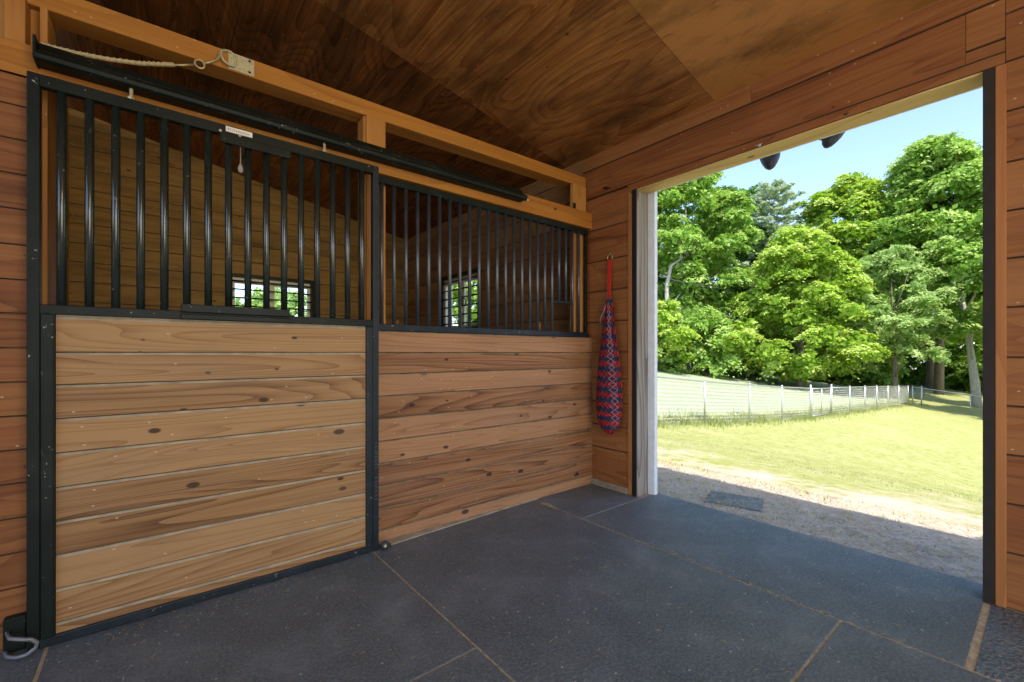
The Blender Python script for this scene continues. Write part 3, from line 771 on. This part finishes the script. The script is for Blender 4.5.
# ================================================================== OUTSIDE GROUND
GX = [-60, 2.9, 3.3, 4.2, 6.0, 9.6, 12.0, 14.9, 17.5, 20.5, 25.8, 31, 39, 60, 150]
GZ = [-.035, -.035, -.035, -.06, -.27, -.70, -.91, -1.15, -1.34, -1.54, -1.76, -1.98, -2.36, -2.7, -3.0]
def ground(x, y):
    x = np.asarray(x, float); y = np.asarray(y, float)
    z = np.interp(x, GX, GZ)
    t = np.clip((x - 4.5) / 9.5, 0, 1); t = t * t * (3 - 2 * t)
    yy = np.clip(y, -14, 34) - 6.2
    return z + t * .125 * yy
xs = np.concatenate([np.linspace(2.9, 15, 90), np.linspace(15.5, 50, 60), np.linspace(52, 150, 30)])
ysn = np.concatenate([np.linspace(-60, -5, 24), np.linspace(-4, 14, 110), np.linspace(15, 110, 50)])
gx, gy = np.meshgrid(xs, ysn, indexing='ij')
gz = ground(gx, gy) + (rng.random(gx.shape) - .5) * .02 * np.clip((gx - 3.1) / 1, 0, 1)
V = np.stack([gx, gy, gz], -1).reshape(-1, 3)
nx, ny = gx.shape
idx = np.arange(nx * ny).reshape(nx, ny)
Fq = np.stack([idx[:-1, :-1], idx[1:, :-1], idx[1:, 1:], idx[:-1, 1:]], -1).reshape(-1, 4)
def np_mesh(name, V, Fq, mats, tint=None, parent=None, smooth=False):
    me = bpy.data.meshes.new(name); k = Fq.shape[1]
    me.vertices.add(len(V)); me.vertices.foreach_set('co', np.ascontiguousarray(V, np.float32).ravel())
    me.loops.add(Fq.size); me.loops.foreach_set('vertex_index', np.ascontiguousarray(Fq, np.int32).ravel())
    me.polygons.add(len(Fq)); me.polygons.foreach_set('loop_start', np.arange(0, Fq.size, k, dtype=np.int32))
    me.update(calc_edges=True)
    for m in (mats if isinstance(mats, list) else [mats]): me.materials.append(m)
    if tint is not None:
        a = me.attributes.new('tint', 'FLOAT', 'FACE'); a.data.foreach_set('value', np.ascontiguousarray(tint, np.float32))
    if smooth: me.polygons.foreach_set('use_smooth', [True] * len(me.polygons))
    me.validate()
    o = bpy.data.objects.new(name, me); COL.objects.link(o)
    if parent: o.parent = parent
    return o
struct(np_mesh('ground', V, Fq, M['terrain'], smooth=True), 'sunny lawn with bare dirt by the barn, sloping away', 'ground')
# land behind and around the barn so the back window looks onto grass
xs2 = np.linspace(-60, 2.9, 30); ys2 = np.linspace(6.3, 110, 40)
ax_, ay_ = np.meshgrid(xs2, ys2, indexing='ij')
V2 = np.stack([ax_, ay_, -.05 + 0 * ax_], -1).reshape(-1, 3); i2 = np.arange(30 * 40).reshape(30, 40)
F2 = np.stack([i2[:-1, :-1], i2[1:, :-1], i2[1:, 1:], i2[:-1, 1:]], -1).reshape(-1, 4)
struct(np_mesh('ground_behind', V2, F2, M['terrain'], smooth=True), 'grass behind the barn', 'ground')

def blades(n, px, py, hmin, hmax, w, lean=.35):
    h = rng.uniform(hmin, hmax, n); a = rng.uniform(0, 2 * math.pi, n); l = rng.uniform(0, lean, n) * h
    b = rng.uniform(0, 2 * math.pi, n); z = ground(px, py)
    d = np.stack([np.cos(a), np.sin(a), 0 * a], -1) * (w * rng.uniform(.6, 1.3, n))[:, None]
    p = np.stack([px, py, z - .01], -1)
    tip = p + np.stack([np.cos(b) * l, np.sin(b) * l, h], -1)
    mid = (p * .5 + tip * .5) - np.stack([np.cos(b) * l, np.sin(b) * l, 0 * l], -1) * .2
    V = np.stack([p - d, p + d, mid + d * .7, tip, mid - d * .7], 1).reshape(-1, 3)
    F = np.arange(n * 5).reshape(n, 5)
    return V, F
# short lawn blades near the barn
n = 52000
u = rng.random(n) ** 1.7
px = 3.9 + u * 15; py = rng.uniform(-2.0, 6.2, n) + (px - 4) * rng.uniform(-.15, .02, n)
keep = rng.random(n) < np.clip((px - 5.0) / 2.2 + (py - 1.5) * .04, .03, 1)
px, py = px[keep], py[keep]; n = len(px)
V, F = blades(n, px, py, .010, .030, .004)
tag(np_mesh('lawn_grass', V, F, M['blade'], rng.random(n)), 'short yellow green lawn grass outside the doorway', 'grass', kind='stuff')
n = 2600
px = 3.15 + rng.random(n) ** .8 * 1.1; py = 2.0 + rng.normal(0, .55, n) + (rng.random(n) < .3) * -.9
V, F = blades(n, px, py, .008, .035, .003, .9)
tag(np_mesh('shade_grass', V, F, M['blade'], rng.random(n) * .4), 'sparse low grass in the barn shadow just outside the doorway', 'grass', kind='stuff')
# tall tufts along the fence
n = 15000
px = rng.uniform(6.5, 39, n) ** 1.0; py = 6.25 + rng.normal(0, .28, n) + .5 * (rng.random(n) ** 3)
tuft = np.sin(px * 1.7) * .5 + np.sin(px * 4.1 + 1) * .5
V, F = blades(n, px, py, .10, .28, .008, .5)
hh = V.reshape(n, 5, 3); base_z = hh[:, 0, 2].copy(); sc_ = (.65 + .5 * np.clip(tuft, -.6, 1))[:, None] * np.clip(1.25 - (px - 8) / 45, .5, 1.2)[:, None]
hh[:, :, 2] = base_z[:, None] + (hh[:, :, 2] - base_z[:, None]) * sc_
tag(np_mesh('tall_grass', hh.reshape(-1, 3), F, M['tall_blade'], rng.random(n)), 'tall unmown grass along the foot of the wire fence', 'grass', kind='stuff')
# straw and hay litter on the dirt outside and in the floor gaps
n = 2600
px = 3.08 + rng.random(n) * 1.25; py = rng.uniform(-.3, 3.2, n)
a = rng.uniform(0, math.pi, n); L = rng.uniform(.012, .05, n)
d = np.stack([np.cos(a) * L, np.sin(a) * L, rng.uniform(-.006, .010, n)], -1); w = np.stack([-np.sin(a), np.cos(a), 0 * a], -1) * .0016
p = np.stack([px, py, ground(px, py) + .012 + rng.random(n) * .012], -1)
V = np.stack([p - d - w, p + d - w, p + d + w, p - d + w], 1).reshape(-1, 3)
tag(np_mesh('straw_litter', V, np.arange(n * 4).reshape(n, 4), M['hay']), 'bits of straw and hay trodden into the dirt outside the doorway', 'straw', kind='stuff')
n = 900
px = rng.uniform(-.35, 2.8, n); py = rng.uniform(.3, 2.4, n)
near = rng.random(n) < .45
py = np.where(near, 2.36 - np.abs(rng.normal(0, .09, n)), py)
seam = rng.random(n) < .35
px = np.where(seam, 2.19 + rng.normal(0, .012, n), px)
a = rng.uniform(0, math.pi, n); L = rng.uniform(.002, .013, n)
d = np.stack([np.cos(a) * L, np.sin(a) * L, 0 * a], -1); w = np.stack([-np.sin(a), np.cos(a), 0 * a], -1) * .0014
p = np.stack([px, py, .002 + rng.random(n) * .002], -1)
V = np.stack([p - d - w, p + d - w, p + d + w, p - d + w], 1).reshape(-1, 3)
tag(np_mesh('floor_litter', V, np.arange(n * 4).reshape(n, 4), M['hay']), 'scattered chaff and straw specks on the rubber mats', 'chaff', kind='stuff')

# ================================================================== CHAIN LINK FENCE
def g1(x, y): return float(ground(x, y))
def chain_mesh(p0, p1, steps, H=1.16, pitch=.05, r=.0024):
    """woven wire between two ground points: zigzag wires as thin square rods"""
    L = math.dist(p0, p1); nw = int(L / pitch); nv = int(H / pitch)
    V = []; 
    i = np.arange(nw)[:, None]; k = np.arange(nv + 1)[None, :]
    s = (i + .5 + .5 * np.where((k % 2) == 0, -1, 1) * 1.0) * pitch + 0 * k
    t = np.clip(s / L, 0, 1)
    x = p0[0] + (p1[0] - p0[0]) * t; y = p0[1] + (p1[1] - p0[1]) * t
    z = ground(x, y) + .04 + k * pitch + 0 * i
    P = np.stack([x, y, z], -1)
    A = P[:, :-1].reshape(-1, 3); B = P[:, 1:].reshape(-1, 3); m = len(A)
    dirv = np.array([p1[0] - p0[0], p1[1] - p0[1], 0]); dirv /= np.linalg.norm(dirv); nrm = np.array([-dirv[1], dirv[0], 0])
    Vv = np.stack([A - dirv * r, A + dirv * r, A + nrm * r * 1.7, B - dirv * r, B + dirv * r, B + nrm * r * 1.7], 1).reshape(-1, 3)
    b = (np.arange(m) * 6)[:, None]
    F = np.concatenate([b + np.array([[0, 1, 4, 3]]), b + np.array([[1, 2, 5, 4]]), b + np.array([[2, 0, 3, 5]])], 0)
    return Vv, F
FY = 6.2
px_posts = [4.4, 6.9, 9.42, 11.99, 14.86, 17.54]
px_posts2 = [25.84, 28.5, 30.9, 33.5, 36.3, 39.1]
GRP = 'chain link fence posts'
def fence(name_label, posts, end_r=None, group=None, thick=()):
    e = thing('chain_link_fence', name_label, 'fence', (posts[0][0], posts[0][1], g1(*posts[0])))
    for i, (x, y) in enumerate(posts):
        z = g1(x, y); r = .030 if i not in thick else .038
        hh_ = 1.22 if i not in thick else 1.30
        part(MB().tube([(x, y, z - .1), (x, y, z + hh_)], r, 8).lathe([(r * 1.25, 0), (r * 1.1, .03), (.004, .055)], (x, y, z + hh_), (0, 0, 1), 8), 'post', 'galv', e, 0, True)
    mb = MB(); mb.tube([(x, y, g1(x, y) + 1.20) for (x, y) in posts], .021, 8); part(mb, 'top_rail', 'galv', e, 0, True)
    Vs, Fs, off = [], [], 0
    for a, b in zip(posts[:-1], posts[1:]):
        v, f = chain_mesh(a, b, 1); Vs.append(v); Fs.append(f + off); off += len(v)
    o = np_mesh('wire_mesh', np.concatenate(Vs) - np.array(e.location), np.concatenate(Fs), M['galv'], parent=e)
    return e
fence('silver chain link fence run from the doorway side up to the gate', [(x, FY) for x in px_posts] + [(20.5, FY)], thick=(6,))
fence('silver chain link fence run from the gate down to the far corner', [(23.1, FY)] + [(x, FY) for x in px_posts2], thick=(0,))
fence('silver chain link fence run turning along the shaded trees on the right', [(39.25, 6.0), (39.2, 5.55), (39.1, 3.3), (39.0, .9), (38.9, -1.6), (38.8, -4.1)], thick=(1,))
gt = thing('chain_link_gate', 'silver chain link gate between two thicker posts in the fence', 'gate', (21.8, FY, g1(21.8, FY)))
za, zb = g1(20.62, FY), g1(22.98, FY)
for (x, z) in ((20.62, za), (21.8, (za + zb) / 2), (22.98, zb)): part(MB().tube([(x, FY, z + .08), (x, FY, z + 1.18)], .022, 8), 'upright', 'galv', gt, 0, True)
part(MB().tube([(20.62, FY, za + 1.18), (22.98, FY, zb + 1.18)], .022, 8), 'top_rail', 'galv', gt, 0, True)
part(MB().tube([(20.62, FY, za + .08), (22.98, FY, zb + .08)], .022, 8), 'bottom_rail', 'galv', gt, 0, True)
v, f = chain_mesh((20.62, FY), (22.98, FY), 1); np_mesh('wire_mesh', v - np.array(gt.location), f, M['galv'], parent=gt)

# ================================================================== TREES
CF = 440.; CA = rad(51)
FW = (math.cos(CA), math.sin(CA)); RT = (math.sin(CA), -math.cos(CA))
def at(px, depth):
    u = (px - 512) / CF
    return (depth * (FW[0] + u * RT[0]), depth * (FW[1] + u * RT[1]))
def leaf_cloud(blobs, n, size, up=.5, shell=.55, flat=1.0, droop=0, seed=0, pads=11):
    """leaves gathered in small tilted sprays over a set of (x,y,z,rx,ry,rz) clumps"""
    r_ = np.random.default_rng(seed)
    B = np.array(blobs); w = (B[:, 3] * B[:, 4] + B[:, 4] * B[:, 5]); w = w / w.sum()
    m = len(B) * pads
    kb = np.repeat(np.arange(len(B)), pads)
    d = r_.normal(size=(m, 3)); d[:, 2] = d[:, 2] * .9 + .25; d /= np.linalg.norm(d, axis=1)[:, None]
    rr = (shell + (1.08 - shell) * r_.random(m) ** .6)[:, None]
    C = B[kb, :3] + d * B[kb, 3:6] * rr
    PR = B[kb, 3] * r_.uniform(.26, .48, m)
    ta = r_.normal(size=(m, 3)) * .22 + d * .35 + np.array([0, 0, 1.]); ta /= np.linalg.norm(ta, axis=1)[:, None]
    wp = w[kb] * PR ** 2; wp /= wp.sum()
    k = r_.choice(m, n, p=wp)
    q = r_.normal(size=(n, 3)) * .5
    T = ta[k]; al = (q * T).sum(1)[:, None]
    q = q - T * al * .68
    dropped = (q ** 2).sum(1)[:, None] * .35
    P = C[k] + q * PR[k][:, None] - np.array([0, 0, 1.]) * dropped * PR[k][:, None]
    nrm = T * (.6 + up) + d[k] * .30 + r_.normal(size=(n, 3)) * .42; nrm /= np.linalg.norm(nrm, axis=1)[:, None]
    t = np.cross(nrm, r_.normal(size=(n, 3))); t /= np.linalg.norm(t, axis=1)[:, None]
    b = np.cross(nrm, t)
    s = size * r_.uniform(.55, 1.3, n)[:, None]
    fold = nrm * s * .2
    V = np.stack([P - t * s, P - b * s * .62 * flat + fold, P + t * s, P + b * s * .62 * flat + fold], 1).reshape(-1, 3)
    ni = n // 9                                   # larger filler leaves deep inside, crown's inner shade put into their dark tint
    ki = r_.choice(len(B), ni, p=w); di = r_.normal(size=(ni, 3)); di /= np.linalg.norm(di, axis=1)[:, None]
    Q = B[ki, :3] + di * B[ki, 3:6] * (.85 * r_.random(ni) ** .5)[:, None]
    a1 = r_.normal(size=(ni, 3)); a1 /= np.linalg.norm(a1, axis=1)[:, None]; a2 = np.cross(a1, r_.normal(size=(ni, 3))); a2 /= np.linalg.norm(a2, axis=1)[:, None]
    g_ = size * 1.9 * flat ** .5
    V = np.concatenate([V, np.stack([Q - a1 * g_, Q - a2 * g_ * .7, Q + a1 * g_, Q + a2 * g_ * .7], 1).reshape(-1, 3)])
    F = np.arange((n + ni) * 4).reshape(n + ni, 4)
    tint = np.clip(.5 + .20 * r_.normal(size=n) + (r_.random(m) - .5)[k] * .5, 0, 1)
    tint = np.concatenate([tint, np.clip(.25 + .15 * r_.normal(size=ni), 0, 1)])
    return V, F, tint
def crown_blobs(h0, h1, R, n, seed, shape='round', br=.34):
    r_ = np.random.default_rng(seed); out = []
    for i in range(n):
        t = (i + r_.random()) / n
        if shape == 'round': prof_ = math.sin(math.pi * min(1, .10 + .86 * t)) ** .7
        elif shape == 'oval': prof_ = (math.sin(math.pi * min(1, .16 + .80 * t)) ** .8)
        elif shape == 'egg': prof_ = min(1, (t / .22) ** .5) * (1 - max(0, t - .22) / .86) ** .75
        elif shape == 'cone': prof_ = (1 - t) ** .8 * .95 + .08
        else: prof_ = .35 + .65 * math.sin(math.pi * t)
        a = i * 2.399 + r_.uniform(-.4, .4); rr = R * prof_ * math.sqrt(r_.uniform(.12, 1.25))
        s = R * br * r_.uniform(.55, 1.3)
        out.append((math.cos(a) * rr, math.sin(a) * rr, h0 + (h1 - h0) * t, s, s, s * r_.uniform(.5, .8)))
    return out
tree_n = [0]
def tree(px, depth, h, R, label, leaf, bark='bark', h0=.2, n=9000, size=.20, shape='round', blobs=34, seed=None, trunk_r=.16, lean=(0, 0), name='broadleaf_tree', br=.34, branches=5, flat=1.0, up=.5, group='trees beyond the fence', trunk_h=None):
    tree_n[0] += 1; seed = seed or tree_n[0] * 13
    x, y = at(px, depth); z = g1(x, y)
    e = thing(name, label, 'tree', (x, y, z), group)
    r_ = random.Random(seed)
    bl = crown_blobs(h * h0, h * .97 - R * br * .5, R, blobs, seed, shape, br)
    th = trunk_h or h * .82
    mb = MB(); P = []
    for i in range(7):
        t = i / 6.
        P.append((x + lean[0] * t * th + .12 * math.sin(t * 5 + seed), y + lean[1] * t * th + .12 * math.cos(t * 4 + seed), z - .15 + t * th))
    mb.tube(P, [trunk_r * (1.25 - 1.05 * (i / 6.)) for i in range(7)], 9)
    for i in range(branches):
        b = bl[int((i + .5) * len(bl) / branches)]; t = min(.9, max(.22, (b[2] / th) * .75)); k = int(t * 6)
        q = Vector(P[k]); w = Vector((x + b[0], y + b[1], z + b[2]))
        m_ = q.lerp(w, .5) + Vector((0, 0, -.2))
        mb.tube([q, m_, w], [trunk_r * .42, trunk_r * .28, trunk_r * .1], 6)
    part(mb, 'trunk', bark, e, 0, True)
    bl = [(b[0] + lean[0] * b[2], b[1] + lean[1] * b[2]) + tuple(b[2:]) for b in bl]
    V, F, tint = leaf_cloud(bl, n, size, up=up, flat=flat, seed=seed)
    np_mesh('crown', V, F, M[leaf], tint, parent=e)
    return e
def pine(px, depth, h, R, label, seed=5):
    x, y = at(px, depth); z = g1(x, y)
    e = thing('pine_tree', label, 'tree', (x, y, z), 'trees beyond the fence')
    part(MB().tube([(x, y, z - .1), (x + .1, y, z + h * .5), (x, y, z + h * .97)], [.24, .17, .03], 9), 'trunk', 'bark', e, 0, True)
    r_ = np.random.default_rng(seed); bl = []; br = MB()
    for i in range(90):
        t = .22 + .76 * (i / 89.) ; a = i * 2.4; L = R * (1.08 - t) ** .75 * r_.uniform(.6, 1.15) + .25
        for k in (.45, .75, 1.0):
            bl.append((math.cos(a) * L * k, math.sin(a) * L * k, h * t + .35 * L * k * k, .62, .62, .22))
        br.tube([(x, y, z + h * t), (x + math.cos(a) * L, y + math.sin(a) * L, z + h * t + .35 * L)], [.045, .012], 5)
    part(br, 'branch', 'bark', e, 0, True)
    V, F, tint = leaf_cloud(bl, 46000, .19, up=.5, flat=.24, shell=.1, seed=seed, pads=4)
    np_mesh('crown', V, F, M['leaf_pine'], tint, parent=e)
    return e
def shrub(px, depth, h, R, label, leaf, n=3500, size=.16, seed=3, group='understorey shrubs'):
    x, y = at(px, depth); z = g1(x, y)
    e = thing('leafy_shrub', label, 'shrub', (x, y, z), group)
    bl = crown_blobs(h * .05, h * .8, R, 16, seed, 'oval', .42)
    V, F, tint = leaf_cloud(bl, n, size, up=.5, seed=seed)
    np_mesh('foliage', V, F, M[leaf], tint, parent=e)
    mb = MB()
    for i in range(4):
        a = i * 1.6 + seed; mb.tube([(x, y, z - .05), (x + math.cos(a) * R * .3, y + math.sin(a) * R * .3, z + h * .5)], [.04, .015], 6)
    part(mb, 'stem', 'bark_dark', e, 0, True)
    return e
T = tree
T(800, 33, 12.4, 4.8, 'bright yellow green maple with a short trunk, standing in front of the other trees', 'leaf_maple', h0=.09, n=70000, size=.115, shape='egg', blobs=100, trunk_r=.22, br=.25, trunk_h=6)
T(686, 40, 18.8, 4.9, 'tall green tree at the left side of the doorway view, pale bare limb in it', 'leaf_mid', 'bark_pale', h0=.20, n=60000, size=.14, shape='round', blobs=76, trunk_r=.2, br=.27)
pine(774, 47, 20.2, 6.2, 'feathery grey green pine rising behind the maple')
T(848, 45, 21.8, 5.4, 'tall green tree behind the right shoulder of the maple', 'leaf_maple', h0=.16, n=52000, size=.15, shape='oval', blobs=76, trunk_r=.28, br=.27)
T(938, 39, 23.4, 6.8, 'tallest green tree rising at the right side of the doorway view', 'leaf_mid', h0=.24, n=84000, size=.14, shape='egg', blobs=110, trunk_r=.30, br=.24)
T(893, 32, 11.4, 3.3, 'pale layered tree between the maple and the tallest tree', 'leaf_pale', h0=.24, n=28000, size=.10, shape='oval', blobs=40, trunk_r=.15, br=.28)
T(975, 31.5, 12.5, 3.3, 'leaning pale barked tree behind the fence at the right', 'leaf_mid', 'bark_pale', h0=.40, n=30000, size=.115, shape='round', blobs=46, trunk_r=.24, lean=(-.05, .06), br=.27)
T(931, 42, 15, 4.2, 'broad brown trunked tree left of the leaning pale one', 'leaf_maple', 'bark', h0=.32, n=26000, size=.125, shape='round', blobs=36, trunk_r=.42, br=.28)
T(1215, 19.5, 17, 5.2, 'green tree past the right jamb, shading the far lawn corner', 'leaf_mid', h0=.2, n=14000, size=.2, shape='oval', blobs=46, trunk_r=.25, br=.27)
T(1150, 25, 16, 4.6, 'green tree past the right jamb, next to the fence run on the right', 'leaf_mid', h0=.25, n=12000, size=.2, shape='oval', blobs=40, trunk_r=.25, br=.27)
T(1030, 40, 20, 5.8, 'green tree partly hidden by the right edge of the doorway', 'leaf_mid', h0=.18, n=22000, size=.155, shape='oval', blobs=46, trunk_r=.25, br=.27)
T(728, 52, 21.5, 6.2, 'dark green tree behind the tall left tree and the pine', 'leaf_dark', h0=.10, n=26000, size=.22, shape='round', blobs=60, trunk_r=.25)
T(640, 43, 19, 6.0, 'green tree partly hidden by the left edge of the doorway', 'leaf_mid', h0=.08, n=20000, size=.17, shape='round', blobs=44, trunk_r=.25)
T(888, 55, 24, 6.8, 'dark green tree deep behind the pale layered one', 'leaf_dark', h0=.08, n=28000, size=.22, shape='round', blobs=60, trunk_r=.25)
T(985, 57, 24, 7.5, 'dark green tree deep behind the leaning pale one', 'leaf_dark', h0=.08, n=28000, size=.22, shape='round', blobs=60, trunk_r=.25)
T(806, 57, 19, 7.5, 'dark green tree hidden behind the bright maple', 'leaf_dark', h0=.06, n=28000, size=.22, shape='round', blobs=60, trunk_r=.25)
T(603, 45, 17, 6.0, 'green tree just left of the doorway view, beyond the jamb', 'leaf_mid', h0=.06, n=12000, size=.22, shape='round', blobs=40, trunk_r=.25)
T(560, 46, 15, 6.5, 'green tree seen only beyond the stall wall', 'leaf_maple', h0=.06, n=8000, size=.25, shape='round', blobs=30, trunk_r=.25, group='trees seen through the stall windows')
T(462, 40, 15, 6.5, 'bright green tree seen through the barred stall window beside the doorway', 'leaf_maple', h0=.06, n=12000, size=.22, shape='round', blobs=36, trunk_r=.25, group='trees seen through the stall windows')
T(270, 60, 8, 6.0, 'pale green tree seen through the back window of the stall', 'leaf_pale', h0=.06, n=8000, size=.26, shape='round', blobs=30, trunk_r=.25, group='trees seen through the stall windows')
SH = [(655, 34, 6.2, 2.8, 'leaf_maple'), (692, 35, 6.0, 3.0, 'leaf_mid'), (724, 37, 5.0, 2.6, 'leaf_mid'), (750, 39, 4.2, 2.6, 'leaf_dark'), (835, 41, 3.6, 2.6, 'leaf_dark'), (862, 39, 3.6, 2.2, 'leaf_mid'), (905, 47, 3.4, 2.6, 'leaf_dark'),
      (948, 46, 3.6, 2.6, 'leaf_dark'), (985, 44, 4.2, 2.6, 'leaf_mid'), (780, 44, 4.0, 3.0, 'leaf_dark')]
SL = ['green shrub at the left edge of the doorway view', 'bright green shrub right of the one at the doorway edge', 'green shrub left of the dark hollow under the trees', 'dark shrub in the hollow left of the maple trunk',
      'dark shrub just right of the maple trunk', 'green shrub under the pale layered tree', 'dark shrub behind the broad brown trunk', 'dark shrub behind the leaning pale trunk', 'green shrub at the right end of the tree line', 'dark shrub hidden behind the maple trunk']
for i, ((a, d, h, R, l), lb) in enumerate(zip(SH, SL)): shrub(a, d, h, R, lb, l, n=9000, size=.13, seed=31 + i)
# bare pale limb in the left tree
x, y = at(667, 36.5); z = 1.1
for (o_, lb) in (((0, 0), 'bare pale dead trunk with a bent limb among the left trees'),):
    e = thing('dead_tree', lb, 'tree', (x, y, g1(x, y)))
    r3 = Vector((RT[0], RT[1], 0))
    b = Vector((x, y, g1(x, y)))
    P = [b, b + Vector((0, 0, 5.0)), b + Vector((0, 0, 7.0)) , b + Vector((0, 0, 8.6)) + r3 * .35, b + Vector((0, 0, 9.3)) + r3 * 1.3]
    part(MB().tube(P, [.20, .19, .17, .13, .05], 9).tube([P[1], P[1] + r3 * 1.1 + Vector((0, 0, 1.3))], [.08, .03], 7), 'trunk', 'bark_pale', e, 0, True)
# overhead cables in front of the left trees
for k, (pa, za, pb, zb) in enumerate(((612, 7.6, 735, 6.2), (612, 5.2, 735, 4.1))):
    A = at(pa, 32); B = at(pb, 36)
    mb = MB(); P = []
    for i in range(9):
        t = i / 8; P.append((A[0] + (B[0] - A[0]) * t, A[1] + (B[1] - A[1]) * t, za + 0 + (zb - za) * t - 1.0 * t * (1 - t)))
    mb.tube(P, .02, 6)
    tag(mb.build('overhead_cable', M['grey_metal'], smooth=True), ['upper of the two thin grey cables crossing the left trees', 'lower of the two thin grey cables crossing the left trees'][k], 'cable', 'overhead cables')

# ================================================================== LIGHT
w = bpy.data.worlds.new('sky'); SC.world = w; w.use_nodes = True
nt = w.node_tree; nt.nodes.clear()
out = nt.nodes.new('ShaderNodeOutputWorld'); bg = nt.nodes.new('ShaderNodeBackground'); sky = nt.nodes.new('ShaderNodeTexSky')
sky.sky_type = 'NISHITA'; sky.sun_disc = False; sky.sun_elevation = rad(58); sky.sun_rotation = rad(210); sky.air_density = 1.0; sky.dust_density = .8; sky.ozone_density = 2.2
mxs = nt.nodes.new('ShaderNodeMix'); mxs.data_type = 'RGBA'; mxs.blend_type = 'MULTIPLY'; mxs.inputs[0].default_value = 1; mxs.inputs[7].default_value = (1.03, .985, 1.01, 1)
nt.links.new(sky.outputs[0], mxs.inputs[6]); nt.links.new(mxs.outputs[2], bg.inputs[0]); nt.links.new(bg.outputs[0], out.inputs[0]); bg.inputs[1].default_value = .42
sd = bpy.data.lights.new('sun', 'SUN'); sd.energy = 7.6; sd.angle = rad(.6); sd.color = (1, .95, .86)
so = bpy.data.objects.new('sun', sd); COL.objects.link(so)
el = rad(60); hx, hy = .50, .866       # travelling direction over the ground
dirv = Vector((hx * math.cos(el), hy * math.cos(el), -math.sin(el)))
so.rotation_euler = dirv.to_track_quat('-Z', 'Y').to_euler(); so.location = (-5, -8, 14)

def area(name, loc, target, sx, sy, power, col):
    d = bpy.data.lights.new(name, 'AREA'); d.shape = 'RECTANGLE'; d.size = sx; d.size_y = sy; d.energy = power; d.color = col
    o = bpy.data.objects.new(name, d); COL.objects.link(o); o.location = loc
    o.rotation_euler = (Vector(target) - Vector(loc)).to_track_quat('-Z', 'Y').to_euler()
    return o
# added unseen fill lights behind the camera, one broad and one warm
area('aisle_fill_light', (.6, -1.72, 1.25), (.8, 2.4, 1.15), 2.6, 2.2, 66, (1, .94, .84))
area('warm_aisle_fill', (.9, -1.0, 2.7), (1.3, 2.4, 2.2), .9, .4, 15, (1, .80, .42))
ld = bpy.data.lights.new('stall_fill_spot', 'SPOT'); ld.energy = 82; ld.spot_size = rad(112); ld.spot_blend = .8; ld.shadow_soft_size = .12; ld.color = (1, .83, .42)  # added spot, hidden by the header, brightens the stall's back wall
lo = bpy.data.objects.new('stall_fill_spot', ld); COL.objects.link(lo); lo.location = (.9, 3.0, 2.35)
lo.rotation_euler = (Vector((.25, 6.0, 1.25)) - lo.location).to_track_quat('-Z', 'Y').to_euler()

# ================================================================== CAMERA
cd = bpy.data.cameras.new('camera'); cam = bpy.data.objects.new('camera', cd); COL.objects.link(cam)
cam.location = (0, 0, 1.10); cam.rotation_euler = (rad(90), 0, rad(51 - 90))
cd.sensor_width = 36; cd.sensor_fit = 'HORIZONTAL'; cd.lens = 440 / 1024 * 36; cd.shift_y = 11.5 / 1024; cd.clip_start = .02; cd.clip_end = 500
SC.camera = cam
vs = SC.view_settings
vs.view_transform = 'Standard'; vs.look = 'None'; vs.gamma = 1; vs.use_curve_mapping = False; vs.exposure = 0
